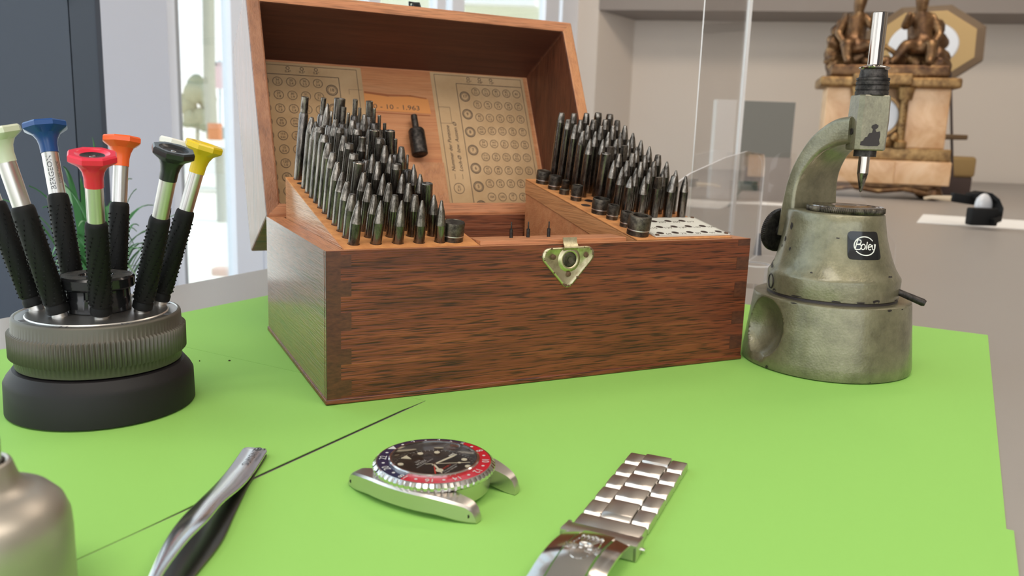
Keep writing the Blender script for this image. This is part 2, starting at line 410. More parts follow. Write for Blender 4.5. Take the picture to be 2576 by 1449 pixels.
# side and rear walls of the shop, behind the camera
struct(MB().box((412, -330, FL), (420, 100, CE)).build('wall_right', 'wall', smooth=False))
mb = MB(); mb.box((60, -330, FL), (420, -322, CE)); struct(mb.build('wall_front', 'wall', smooth=False))
# slate blue cupboard door left of the window
def pt(px, D): return Vector((-7.8782, -33.5268))+D*(Vector((.4437, .8962))+((px-1288)/2044.1)*Vector((.8962, -.4437)))
a, b, c_ = pt(-40, 70), pt(196, 71), pt(270, 72)
t = thing('cupboard_door', 'tall slate blue cupboard door standing left of the window, behind the screwdrivers', 'door', (a.x, a.y, FL))
mb = MB(); slab(mb, a, b-(b-a).normalized()*.10, FL, CE-4, 1.8); mb.build('door_panel', 'navy', t, smooth=False)
mb = MB(); slab(mb, b, c_, FL, CE-4, 1.8); slab(mb, c_-(c_-b)*.15, c_+(c_-b)*.02, FL, CE-4, -.15, 1); mb.build('door_post', ['navy', 'navy_dark'], t, smooth=False)
mb = MB(); q = b; mb.tube([(q.x-.1, q.y-.35, 21.9), (q.x-.1, q.y-.35, 24.5)], .24, 10, 0); mb.tube([(q.x-.1, q.y-.4, 23.2), (q.x-.6, q.y-.5, 23.3)], .17, 8)
mb.build('hinge', 'polished', t)

# ------------------------------------------------------------------ the desk and the paper
e0, e1 = Vector((-14.27, 22.22)), Vector((3.53, 36.54)); ed = (e1-e0).normalized()
far1 = Vector((236, 229)); 
poly = [(-70, -60), (330, -60), (330, 171.2), (239, 237.5), (e1.x+ed.x*296, e1.y+ed.y*296), (e0.x-ed.x*75, e0.y-ed.y*75)]
t = thing('desk', 'long grey desk top running from under the wooden case back to the wall', 'desk', (0, 0, FL))
mb = MB(); mb.prism(poly, -3.2, -.05); mb.build('desk_top', 'desk', t, smooth=False)
mb = MB(); mb.prism([(-40, -40), (300, -40), (300, 150), (220, 190), (30, 40), (-40, -8)], FL, -3.2); mb.build('desk_carcass', 'wall_grey', t, smooth=False)
U = Vector((.82, .5724)); V_ = Vector((-.5724, .82))
def sheet(u0, u1, v0, v1, lift, label, z=0., dots=False):
    mb = MB(); nu, nv = 36, 24; th = .03; vs = []; fs = []
    for lay in (0, 1):
        for i in range(nu+1):
            for j in range(nv+1):
                u = u0+(u1-u0)*i/nu; v = v0+(v1-v0)*(1-(1-j/nv)**1.8 if False else (j/nv)**1.8)
                p = U*u+V_*v; h = lift(u, v) if lift else 0
                vs.append((p.x, p.y, z-.05+th*lay+h))
    K = (nu+1)*(nv+1)
    for i in range(nu):
        for j in range(nv):
            a = i*(nv+1)+j; q = (a, a+nv+1, a+nv+2, a+1); fs.append(q[::-1] if False else q); fs.append(tuple(x+K for x in q)[::-1][::-1])
    rim = [i*(nv+1) for i in range(nu+1)]+[nu*(nv+1)+j for j in range(1, nv+1)]+[i*(nv+1)+nv for i in range(nu-1, -1, -1)]+[j for j in range(nv-1, 0, -1)]
    for a, b in zip(rim, rim[1:]+rim[:1]): fs.append((a, b, b+K, a+K))
    mb.add(vs, fs)
    p0 = U*u0+V_*v0
    o = mb.build('paper_sheet', 'green', org=(p0.x, p0.y, 0), angle=40); tag(o, label, 'paper', 'green sheets covering the desk'); return o
g = .05
lf = lambda u, v: .16*math.exp(-((v+3.1)/.9)**2)*sstep((u+11)/5)*sstep((2.6-u)/3) if v < 3 else 0
sheet(3, 35, -25.4, 19.5, None, 'large bright green paper sheet under the wooden case and staking press')
sheet(-28.5, 3.1, -25.6, -3.15, None, 'bright green paper sheet under the tweezers, left front', .02)
sheet(-28.5, 2.97, -3.1+g, 19.5, lambda u, v: .07*math.exp(-((v+3.1)/.8)**2)*sstep((u+12)/4)*(1-sstep((u-1)/2)), 'bright green paper sheet under the black screwdriver stand, left rear')
for i, (x, y, r) in enumerate(((-2.95, 8.51, .07), (-4.34, 8.91, .04))):
    mb = MB(); mb.lathe([(r*.6, -.02), (r, .0), (r*.5, .03)], 9, mx=Matrix.Translation((x, y, 0))); 
    tag(mb.build('crumb', 'hole', org=(x, y, -.02)), ('larger' if i == 0 else 'smaller')+' dark crumb lying on the green paper left of the wooden case', 'crumb')

# ------------------------------------------------------------------ outside the window
def grp(o, g): o['group'] = g; return o
G0 = -110.
mb = MB(); g0, g1 = wp(-6000, 12), wp(9000, 12); mb.prism([tuple(g0), tuple(g1), (9000, 16000), (-9000, 16000)], G0-5, G0); struct(mb.build('ground_outside', 'street', smooth=False))
def fp(px, py, D):   # a point on the line of sight of the measured photograph at depth D, in world cm
    x = (px-1288)/2044.1; y = -(py-724.5)/2044.1
    v = Vector((x, y, -1)); m3 = cam.matrix_world.to_3x3(); d = m3 @ v; f = Vector((.4437, .8962, 0)); return Vector((-7.8782, -33.5268, 11.6926))+d*(D/(d.x*f.x+d.y*f.y))
def upright(mb, px0, px1, y0, y1, D, th, mi=0):
    a = fp(px0, (y0+y1)/2, D); b = fp(px1, (y0+y1)/2, D); z1 = fp((px0+px1)/2, y0, D).z; z0 = fp((px0+px1)/2, y1, D).z
    slab(mb, Vector((a.x, a.y)), Vector((b.x, b.y)), z0, z1, th, mi); return (a+b)/2, z0
mb = MB(); upright(mb, -2600, 700, 352, 388, 1500, 40); o = mb.build('parapet', 'parapet', smooth=False); tag(o, 'low white wall along the pale street outside the window', 'wall')
mb = MB(); mb.tube([fp(521, -300, 1100), fp(527, 200, 1100), fp(534, 350, 1100)], 7.5, 12); mb.tube([fp(556, 372, 1050), fp(562, 565, 1050)], 7.5, 12, 0)
o = mb.build('street_pole', 'pole'); tag(o, 'tall beige street pole seen through the window beside the round sign', 'pole')
t = thing('road_sign', 'faded round pink sign under a small grey plate, seen through the window', 'sign', fp(553, 420, 1300))
c0 = fp(553, 190, 1300); n_ = Vector((-.4437, -.8962, 0))
MB().lathe([(0, -1), (20, -1), (20, 1), (0, 1)], 24, mx=axis(c0, n_)).build('sign_disc', 'sign_pink', t)
MB().box((-24, -3.5, -1), (24, 3.5, 1), mx=axis(fp(553, 161, 1300), n_, (.8962, -.4437, 0))).build('sign_plate', 'sign_grey', t, smooth=False)
MB().tube([fp(553, 150, 1303), fp(554, 352, 1303)], 1.6, 8).build('sign_post', 'sign_grey', t)
def blob(mb, c, r, seed, sub=3, amp=.3, mi=0):
    bm = bmesh.new(); bmesh.ops.create_icosphere(bm, subdivisions=sub, radius=1); rnd = random.Random(seed)
    ph = [(Vector((rnd.uniform(-1, 1), rnd.uniform(-1, 1), rnd.uniform(-1, 1)))*4, rnd.uniform(0, 6)) for _ in range(6)]
    for v in bm.verts:
        k = 1+amp*sum(math.sin(v.co.dot(p)+q) for p, q in ph)/3; v.co = Vector(c)+Vector((v.co.x*r[0], v.co.y*r[1], v.co.z*r[2]))*k
    mb.bm(bm, mi)
t = thing('tree', 'pale green tree seen through the window left of the street pole', 'tree', fp(495, 350, 2600))
mb = MB()
for i, (px, py, r) in enumerate(((495, 225, 38), (470, 260, 34), (520, 250, 30), (480, 300, 30), (510, 300, 30))):
    blob(mb, fp(px, py, 2600), (r, r, r), i)
mb.build('crown', 'foliage', t); MB().tube([fp(497, 300, 2600), fp(497, 356, 2600)], 6, 8).build('trunk', 'pole', t)
mb = MB(); upright(mb, 523, 550, 310, 352, 900, 12); tag(mb.build('orange_bin', 'terracotta', smooth=False), 'small orange box on the low white wall outside the window', 'box')
t = thing('car', 'dark parked car seen through the window right of the orange box', 'car', fp(580, 352, 1500))
mb = MB(); d = Vector((.8962, -.4437, 0)); f_ = Vector((.4437, .8962, 0)); c0 = fp(585, 350, 1600)
mx = frame(c0, d, f_); mb.prism([(-28, 0), (60, 0), (60, 14), (44, 17), (34, 26), (-2, 26), (-14, 16), (-28, 13)], -30, 30, mx=mx @ Matrix.Rotation(PI/2, 4, 'X'))
mb.build('car_body', 'car_dark', t, smooth=False)
mb = MB()
for sx in (-12, 40): mb.lathe([(7, -31), (7, -26)], 16, mx=mx @ Matrix.Translation((sx, 0, 2)) @ Matrix.Rotation(PI/2, 4, 'X'))
mb.build('wheel', 'rubber', t)
# cream facade with a white slab standing for the bright sky band
mb = MB(); upright(mb, 700, 1700, -600, 420, 2400, 60); t = mb.build('street_facade', 'cream_wall', smooth=False); tag(t, 'pale cream facade across the street, seen above the open lid', 'building')
mb = MB(); a = fp(1143, 7, 2300); b = fp(1345, -2, 2300); mb.prism([(a.x, a.y), (b.x, b.y), (b.x+30, b.y+30), (a.x+30, a.y+30)], a.z, a.z+60); mb.build('sky_band', 'parapet', t, smooth=False)
# a passer-by in pink and blue
def person():
    base = fp(545, 690, 620); t = thing('person', 'distant person in a pink top and blue trousers outside the window, bending forward', 'person', (base.x, base.y, G0))
    d = Vector((.8962, -.4437, 0)); sc = 1.0
    me = bpy.data.meshes.new('body'); X = lambda s_, z: base+d*s_*.55+Vector((0, 0, 0))+Vector((0, 0, (z-0)))
    h0 = fp(548, 625, 620).z
    pts = [(0, h0-14), (0, h0-7), (2, h0-1), (4, h0+5), (-4, h0-14), (-5, h0-30), (-5, h0-48), (4, h0-14), (5, h0-30), (6, h0-48), (-6, h0-1), (-10, h0-8), (-9, h0-15), (9, h0-1), (13, h0-8), (15, h0-14)]
    ed_ = [(0, 1), (1, 2), (2, 3), (0, 4), (4, 5), (5, 6), (0, 7), (7, 8), (8, 9), (2, 10), (10, 11), (11, 12), (2, 13), (13, 14), (14, 15)]
    rad = [5.2, 4.6, 5, 3.6, 4.4, 3.2, 2.4, 4.4, 3.2, 2.4, 2.3, 1.8, 1.4, 2.3, 1.8, 1.4]
    me.from_pydata([(X(*p)-Vector((base.x, base.y, G0)))*S for p in pts], ed_, []); o = bpy.data.objects.new('body', me); COL.objects.link(o); o.parent = t
    sk = o.modifiers.new('skin', 'SKIN'); su = o.modifiers.new('sub', 'SUBSURF'); su.levels = 1; su.render_levels = 1
    for v, r in zip(me.skin_vertices[0].data if me.skin_vertices else [], rad): v.radius = (r*S, r*S)
    if not me.skin_vertices: me.skin_vertices.new()
    for v, r in zip(me.skin_vertices[0].data, rad): v.radius = (r*S, r*S)
    me.skin_vertices[0].data[0].use_root = True
    dg = bpy.context.evaluated_depsgraph_get(); m2 = bpy.data.meshes.new_from_object(o.evaluated_get(dg)); o.modifiers.clear(); o.data = m2
    m2.materials.clear()
    for k in ('skin', 'pink', 'bluecloth'): m2.materials.append(M[k])
    for p in m2.polygons:
        z = p.center.z/S+G0; p.material_index = 0 if z > h0+4.5 else (1 if z > h0-13 else 2); p.use_smooth = True
    bl = MB(); c0 = X(4, h0+10); blob(bl, c0, (3.6, 3.6, 4.4), 3, 2, .06); bl.build('head', 'skin', t)
    bl = MB(); blob(bl, c0+Vector((.6, .8, 1)), (4.0, 4.0, 4.3), 4, 2, .08); bl.build('hair', 'velvet', t)
person()
mb = MB(); mx = frame(fp(575, 683, 600), d, f_); mb.box((-11, -6, -3), (12, 6, 3), bev=1.5, mx=mx); tag(mb.build('cushion', 'skin', org=fp(575, 690, 600)), 'low reddish bundle at the foot of the window outside', 'bundle')

# ------------------------------------------------------------------ spider plant behind the screwdriver stand
def plant():
    o_ = pt(240, 63.5)
    t = thing('potted_plant', 'green spider plant with thin arching leaves behind the screwdriver stand', 'plant', (o_.x, o_.y, FL))
    MB().lathe([(0, FL), (4, FL), (4, FL+2), (2.0, FL+3), (2.0, -15), (5, -14), (5, -13), (0, -13)], 24, mx=Matrix.Translation((o_.x, o_.y, 0))).build('plant_stand', 'frame', t)
    MB().lathe([(0, -13), (2.6, -13), (3.4, -5), (3.5, -4.4), (3.1, -4.4), (3.0, -5.6), (0, -5.6)], 28, mx=Matrix.Translation((o_.x, o_.y, 0))).build('pot', 'pot', t)
    rnd = random.Random(5)
    for k in range(72):
        mb = MB(); az = rnd.uniform(0, 2*PI); ln = rnd.uniform(2.0, 6.6); rise = rnd.uniform(7, 14.5); w_ = rnd.uniform(.16, .34)
        p0 = Vector((o_.x+rnd.uniform(-1, 1), o_.y+rnd.uniform(-1, 1), -5.7)); dr = Vector((math.cos(az), math.sin(az), 0)); sd = Vector((-dr.y, dr.x, 0))
        a_ = []; n = 14; dp = rnd.uniform(.75, 1.5)
        for i in range(n+1):
            f = i/n; hor = ln*(f**1.2); z = rise*(1.9*f-dp*f*f)
            c0 = p0+dr*hor+Vector((0, 0, z)); ww = w_*(1-f**2.5)+.015
            a_.append([c0+sd*ww, c0+Vector((0, 0, -.08)), c0-sd*ww, c0+Vector((0, 0, -.03))])
        mb.loft(a_, 0); mb.build('leaf', 'leaf_pale' if k % 3 == 0 else 'leaf', t)
plant()

# ------------------------------------------------------------------ the wooden case
BW, BD, BH = 23., 14.4845, 6.7236
SW, FWt, BWt = .84, .32, .55          # wall thicknesses: sides, front, back
case = thing('wooden_case', 'open varnished wooden case with dovetailed corners and a triangular brass latch', 'box', (11.5, 7.2, 0))
mb = MB()
# front board (outer face, rim), sides, back, floor -- wood grain along x / y
mb.box((0, 0, .22), (BW, FWt, BH), 0, fm={1: 1, 2: 0, 5: 3})
mb.build('front_board', ['wood_x', 'rim_x', 'wood_y', 'wood_y', 'endgrain'], case, smooth=False)
mb = MB(); mb.box((0, BD-BWt, .22), (BW, BD, BH-.02), 0, fm={1: 1, 5: 3}); mb.build('back_board', ['wood_in_x', 'rim_x', 'wood_y', 'wood_y'], case, smooth=False)
for x0, x1 in ((0.0, SW), (BW-SW, BW)):
    mb = MB(); mb.box((x0+(.0 if x0 else -.012), FWt+.001, .22), (x1+(.012 if x0 else 0), BD-BWt-.001, BH-.01), 0, fm={1: 1})
    mb.build('side_board', ['wood_y', 'rim_y'], case, smooth=False)
mb = MB(); mb.box((-.06, -.06, 0), (BW+.04, BD+.04, .24), bev=.05); mb.build('bottom_board', 'wood_x', case)
# chipped splinter line and end-grain fingers of the corner joints
mb = MB()
zs = [(.35, 1.05), (1.75, 2.45), (3.25, 4.05), (4.75, 5.45), (6.05, 6.55)]
for z0, z1 in zs:
    mb = MB(); mb.box((.02, -.012, z0), (1.08, .05, z1)); mb.build('corner_joint', 'endgrain', case, smooth=False)
    mb = MB(); mb.box((BW-.85, -.012, z0+.3), (BW-.02, .05, z1+.3 if z1 < 6 else 6.66)); mb.build('corner_joint', 'endgrain', case, smooth=False)
mb = MB(); mb.box((.0, -.011, .25), (.62, .05, 6.7)); mb.build('corner_edge', 'endgrain', case, smooth=False)

# latch on the front
def latch():
    def rt(pts, rs):
        out = []
        n = len(pts)
        for i in range(n):
            p = Vector(pts[i]); a = (Vector(pts[i-1])-p).normalized(); b = (Vector(pts[(i+1) % n])-p).normalized(); r = rs[i]
            h = a.angle(b)/2; c_ = p+(a+b).normalized()*r/math.sin(h); s_ = p+a*r/math.tan(h); e_ = p+b*r/math.tan(h)
            a0 = math.atan2(*(s_-c_).yx); a1 = math.atan2(*(e_-c_).yx)
            while a1-a0 > PI: a1 -= 2*PI
            while a1-a0 < -PI: a1 += 2*PI
            for k in range(7): q = a0+(a1-a0)*k/6; out.append((c_.x+r*math.cos(q), c_.y+r*math.sin(q)))
        return out
    mx = frame((11.68, -.0, 5.93), (1, 0, 0), (0, 0, 1))        # local z -> -y
    tri = rt([(-1.98, .62), (1.98, .70), (.0, -1.5)], [.42, .42, .36])
    ins = lambda k: [(x*k, y*k-.0) for x, y in tri]
    mb = MB(); seg = 40
    rings = [[(x, y, 0) for x, y in tri], [(x, y, .06) for x, y in ins(.99)], [(x, y, .10) for x, y in ins(.93)], [(x, y, .10) for x, y in ins(.90)], [(x, y, .055) for x, y in ins(.86)]]
    mb.loft(rings, 0, mx, caps=True)
    mb.lathe([(.62, .05), (.58, .07), (.52, .14), (.45, .16), (.40, .15), (.37, .11)], 36, mx=mx @ Matrix.Translation((.02, .05, 0)), caps=False)
    pl = mb.build('latch_plate', 'brassplate', case, angle=50)
    # rusty patches along the rim
    mb = MB(); rnd = random.Random(2)
    for k in range(26):
        i = rnd.randrange(len(tri)); j = (i+1) % len(tri); f = rnd.random(); x = tri[i][0]*(1-f)+tri[j][0]*f; y = tri[i][1]*(1-f)+tri[j][1]*f
        a_ = rnd.uniform(.03, .08); mb.lathe([(a_, .09), (a_*.6, .118), (0, .12)], 7, mx=mx @ Matrix.Translation((x*.93, y*.93, 0)) @ Matrix.Diagonal((1, rnd.uniform(.4, 1.), 1, 1)))
    mb.build('rust_patch', 'rust', pl)
    mb = MB(); mb.lathe([(.37, .05), (.37, .10), (.30, .12), (.2, .10), (.0, .09)], 32, mx=mx @ Matrix.Translation((.02, .05, 0))); mb.ring(.12, .17, .2, 4.2, 20, .125, mx=mx @ Matrix.Translation((.1, .03, 0)))
    mb.build('lock_button', 'stumpmetal', pl)
    for x, y in ((-.86, .19), (.95, .24), (.01, -.66)):
        mb = MB(); mb.lathe([(.13, .05), (.13, .10), (.08, .125), (0, .13)], 16, mx=mx @ Matrix.Translation((x, y, 0))); mb.box((-.12, -.018, .125), (.12, .018, .14), mx=mx @ Matrix.Translation((x, y, 0)) @ Matrix.Rotation(1.1+x, 4, 'Z'))
        mb.build('screw', 'rust', pl)
    # upright catch behind the rim
    mb = MB(); prof = [(-.10, 6.50), (-.17, 6.56), (-.13, 6.66), (-.04, 6.78), (.0, 7.04), (-.04, 7.05), (-.09, 6.80), (-.20, 6.68), (-.25, 6.56), (-.14, 6.44)]
    mb.loft([[(11.32, y, z) for y, z in prof], [(12.08, y, z) for y, z in prof]]); mb.build('catch', 'brassplate', pl, angle=60)
latch()

# ------------------------------------------------------------------ the lid, tilted back on its hinge
PHI = math.radians(65.17)
LT = Vector((0, math.cos(PHI), math.sin(PHI))); LN = Vector((0, math.sin(PHI), -math.cos(PHI))); LO = Vector((0, 14.41, 6.70))
def lid(x, t, n): return Vector((x, 0, 0))+LO+LT*t+LN*n
LMX = Matrix(((1, 0, 0, LO.x), (0, LT.y, LN.y, LO.y), (0, LT.z, LN.z, LO.z), (0, 0, 0, 1)))     # local (x, t, n); mirrored on purpose
DP = 6.95; TT = 14.72; T2 = 14.33; PN = 6.32
def q_(mb, pts, mi=0): mb.add([lid(*p) for p in pts], [tuple(range(len(pts)))], mi)
mb = MB()
# outer trapezoid shell: sides in x, materials 0 = grain across x, 1 = rim, 2 = side, 3 = inner
prof_o = [(0, 0), (TT, 0), (T2, DP), (0, DP)]; th = .8
prof_i = [(.82, 0), (TT-.82, 0), (13.52, PN), (.82, PN)]
def shell():
    n = 4; vo0 = [lid(0, a, b) for a, b in prof_o]; vo1 = [lid(BW, a, b) for a, b in prof_o]
    vi0 = [lid(SW, a, b) for a, b in prof_i]; vi1 = [lid(BW-.86, a, b) for a, b in prof_i]
    # side cheeks outer
    mb.add(vo0, [(0, 1, 2, 3)], 2); mb.add(vo1, [(3, 2, 1, 0)], 2)
    # outer walls: front (t = TT), top (n = DP), back (t = 0)
    for i, j in ((1, 2), (2, 3), (3, 0)): mb.add([vo0[i], vo0[j], vo1[j], vo1[i]], [(0, 1, 2, 3)], 0)
    # inner walls
    for i, j, k in ((1, 2, 3), (3, 0, 3)): mb.add([vi0[i], vi1[i], vi1[j], vi0[j]], [(0, 1, 2, 3)], k)
    mb.add([vi0[2], vi1[2], vi1[3], vi0[3]], [(0, 1, 2, 3)], 5)
    mb.add(vi0, [(3, 2, 1, 0)], 4); mb.add(vi1, [(0, 1, 2, 3)], 4)
    # rim
    mb.add([vo0[0], vo0[1], vi0[1], vi0[0]], [(3, 2, 1, 0)], 6); mb.add([vo1[0], vo1[1], vi1[1], vi1[0]], [(0, 1, 2, 3)], 7)
    mb.add([vo0[1], vo1[1], vi1[1], vi0[1]], [(0, 1, 2, 3)], 1); mb.add([vo0[0], vo1[0], vi1[0], vi0[0]], [(3, 2, 1, 0)], 1)
shell()
def wood_t(name, *a, **k): return wood(name, *a, 2, **k)
M['lid_side'] = wood_t('lid_side', WD, (.22, .085, .04), WL, rough=.34, coat=.55, pore=.5, bd=.0010)
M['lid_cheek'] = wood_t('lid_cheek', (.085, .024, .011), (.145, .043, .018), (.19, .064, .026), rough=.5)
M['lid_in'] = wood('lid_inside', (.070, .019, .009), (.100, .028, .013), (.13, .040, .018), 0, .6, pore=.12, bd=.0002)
M['rim_t'] = wood_t('rim_t', (.17, .055, .02), (.30, .11, .042), (.38, .16, .07), rough=.45, coat=.1, pore=.12)
M['rim_t2'] = wood_t('rim_t2', (.40, .15, .06), (.54, .23, .09), (.60, .28, .12), rough=.45, pore=.12)
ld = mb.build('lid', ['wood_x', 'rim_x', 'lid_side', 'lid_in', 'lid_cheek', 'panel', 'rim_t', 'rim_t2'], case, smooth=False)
bv = ld.modifiers.new('soft', 'BEVEL'); bv.width = .0012; bv.segments = 2; bv.limit_method = 'ANGLE'; bv.angle_limit = math.radians(40)
# weld coincident corners so that the bevel works
bm = bmesh.new(); bm.from_mesh(ld.data); bmesh.ops.remove_doubles(bm, verts=bm.verts, dist=1e-5); bmesh.ops.recalc_face_normals(bm, faces=bm.faces); bm.to_mesh(ld.data); bm.free()
# carrying handle on the lid's front board
sl = (Vector((0, 0, 0))+lid(0, T2, DP)-lid(0, TT, 0)).normalized(); on = Vector((1, 0, 0)).cross(sl); on = -on if on.dot(LT) < 0 else on
mb = MB(); hc = lid(11.3, TT, 0)+sl*.9
mb.box((-.5, -.45, 0), (.5, .45, .12), bev=.05, mx=frame(hc, (1, 0, 0), sl) if Vector((1, 0, 0)).cross(sl).dot(on) > 0 else frame(hc, (-1, 0, 0), sl))
mb.tube([hc+Vector((-.42, 0, 0))+on*.1, hc+Vector((-.34, 0, 0))+on*.9, hc+Vector((.34, 0, 0))+on*.9, hc+Vector((.42, 0, 0))+on*.1], .09, 8)
mb.box((-.26, -.3, .1), (.26, .3, .7), bev=.06, mx=frame(hc, (1, 0, 0), sl) if Vector((1, 0, 0)).cross(sl).dot(on) > 0 else frame(hc, (-1, 0, 0), sl))
mb.build('lid_catch', 'gloss_black', ld)

# printed charts: text frame, x to the right, y up the lid, facing into the case
def ch(x, t, n=PN-.04): return frame(lid(x, t, n), (1, 0, 0), tuple(LT))
def chart(pts, name='chart_sheet'):
    mb = MB(); mb.add([lid(x, t, PN-.015) for x, t in pts], [tuple(range(len(pts)))][:1]); o = mb.build(name, 'paper', case, smooth=False); return o
def line(mb, x0, t0, x1, t1, w_=.035, mi=0, n=PN-.035):
    a = Vector((x0, t0)); b = Vector((x1, t1)); d = (b-a).normalized(); q = Vector((-d.y, d.x))*w_/2
    mb.add([lid(p.x, p.y, n) for p in (a-q, b-q, b+q, a+q)], [(0, 1, 2, 3)], mi)
def circ_num(mb, x, t, top, bot=None, r=.335, big=False, s=.24):
    m_ = ch(x, t)
    if big:
        mb.ring(.28, .315, mx=m_); mb.ring(.36, .42, mx=m_, mi=0); mb.text(top, .34, m_); return
    mb.ring(r-.035, r, mx=m_)
    if bot is None: mb.text(top, s*1.05, m_)
    else:
        mb.text(top, s, ch(x, t+.115)); mb.text(bot, s, ch(x, t-.12))
# right chart
sh = chart([(13.95, .83), (21.75, .83), (21.75, 13.45), (13.95, 13.45)]); mb = MB()
line(mb, 14.25, 13.25, 21.5, 13.25); line(mb, 14.25, .9, 14.25, 13.25); line(mb, 21.5, .9, 21.5, 13.25)
line(mb, 15.95, 12.6, 21.5, 12.6, .045); line(mb, 15.95, .9, 15.95, 12.6, .045); line(mb, 14.2, 10.6, 15.15, 10.6, .02); line(mb, 15.15, 10.6, 15.15, 9.3, .02); line(mb, 14.2, 9.3, 15.15, 9.3, .02)
for x, s_ in ((17.0, '0,7*'), (17.95, '0,8*'), (18.9, '1,0*')):
    mb.ring(.09, .13, mx=ch(x, 13.06)); mb.text(s_, .26, ch(x+.05, 12.80))
rows = [[('70', '2.2'), ('71', '2.3'), ('80', '1.3'), ('82', '4.3'), ('83', None)],
        [('65', '1.7'), ('66', '1.8'), ('67', '1.9'), ('68', '2.0'), ('69', '2.1')],
        [('60', '1.2'), ('61', '1.3'), ('62', '1.4'), ('63', '1.5'), ('64', '1.6')],
        [('56.5', '0.85'), ('57', '0.9'), ('57.5', '0.95'), ('58', '1.0'), ('59', '1.1')],
        [('54', '0.6'), ('54.5', '0.65'), ('55', '0.7'), ('55.5', '0.75'), ('56', '0.8')],
        [('51.5', '0.35'), ('52', '0.4'), ('52.5', '0.45'), ('53', '0.5'), ('53.5', '0.55')],
        [('47', '3.2'), ('48', '3.6'), ('49', '3.7'), ('50.5', '4.5'), ('51', '0.3')],
        [('42', '1.6'), ('43', '1.8'), ('44', '2.2'), ('45', '2.6'), ('46', '2.8')],
        [('104', None), ('105', None), ('39', '1'), ('40', '1.2'), ('41', '1.4')],
        [None, ('36.5', '0.15'), ('36.51', None), ('38', None), ('38.5', None)]]
for i, r_ in enumerate(rows):
    for j, q in enumerate(r_):
        x, t_ = 17.47+.87*j, 12.0-1.065*i
        if q is None: mb.ring(.3, .335, mx=ch(x, t_)); mb.disc(.3, 0, 24, 1, ch(x, t_)); continue
        circ_num(mb, x, t_, q[0], q[1], s=.19 if len(q[0]) > 3 else .24)
for k, (s_, t_) in enumerate(zip(('17', '9', '8', '7', '6', '5', '27'), (11.55, 10.1, 8.65, 7.2, 5.75, 4.3, 2.8))): circ_num(mb, 16.52, t_, s_, big=True)
for k in range(8): line(mb, 17.2+k*.5, 1.86, 17.55+k*.5, 1.86, .025)
line(mb, 17.2, 1.86, 17.2, .9, .025)
for j in range(5): mb.disc(.28, 0, 20, 1, ch(17.5+.87*j, 1.35)); mb.ring(.28, .30, mx=ch(17.5+.87*j, 1.35))
def vt(mb, s_, x, t_, size): m_ = frame(lid(x, t_, PN-.04), tuple(LT), (-1, 0, 0)); mb.text(s_, size, m_, align='LEFT', shear=.25)
vt(mb, 'Beispiel :', 15.2, 1.35, .42); circ_num(mb, 14.95, 4.15, '32', '2.7', r=.42)
vt(mb, '—  Nummer der Punzone', 14.75, 4.85, .40); vt(mb, '—  Loch-Ø  bzw. Aussen Ø', 15.35, 4.85, .40)
mb.build('printed_chart', ['ink', 'ink_grey'], sh, smooth=False)
# left chart
sh = chart([(.9, .83), (8.65, .83), (8.65, 13.35), (.9, 13.35)]); mb = MB()
line(mb, .95, 13.15, 8.3, 13.15); line(mb, 8.3, .9, 8.3, 13.15); line(mb, .95, 12.45, 6.95, 12.45, .045); line(mb, 6.95, .9, 6.95, 12.45, .045)
line(mb, 7.6, 11.6, 8.6, 11.6, .02); line(mb, 7.6, 11.6, 7.6, 11.2, .02)
for x, s_ in ((3.45, '0,4*'), (4.42, '0,5*'), (5.4, '0,6*')):
    mb.ring(.09, .13, mx=ch(x, 12.95)); mb.text(s_, .26, ch(x, 12.69))
rows = [[('33', '2.2'), ('34', '2.3'), ('35', '2.4'), ('36', '2.5'), ('37', '2.6')], [('28', '1.7'), ('29', '1.8'), ('30', '1.9'), ('31', '2.0'), ('32', '2.1')],
        [('23', '1.2'), ('24', '1.3'), ('25', '1.4'), ('26', '1.5'), ('27', '1.6')], [('19.5', '0.85'), ('20', '0.9'), ('20.5', '0.95'), ('21', '1.0'), ('22', '1.1')],
        [('17', '0.6'), ('17.5', '0.65'), ('18', '0.7'), ('18.5', '0.75'), ('19', '0.8')], [('14', '0.3'), ('15', '0.4'), ('15.5', '0.45'), ('16', '0.5'), ('16.5', '0.55')],
        [('119', None), ('120', '1.0'), ('121', '1.2'), ('122', None), ('123', None)], [('61', '0.8'), ('62', '1.0'), ('63', '1.2'), ('64', None), ('65', None)],
        [('12', '1.0'), ('13', '1.2'), ('14', None), ('15', None), ('16', None)], [('8', None), ('9', None), ('10', None), ('11', None), ('12', None)]]
for i, r_ in enumerate(rows):
    for j, q in enumerate(r_): circ_num(mb, 1.75+.92*j, 11.9-1.0*i, q[0], q[1], s=.19 if len(q[0]) > 3 else .24)
for s_, t_ in (('18', 11.45), ('19', 10.0), ('20', 8.6), ('21', 7.2)): circ_num(mb, 6.38, t_, s_, big=True)
mb.build('printed_chart', ['ink', 'ink_grey'], sh, smooth=False)
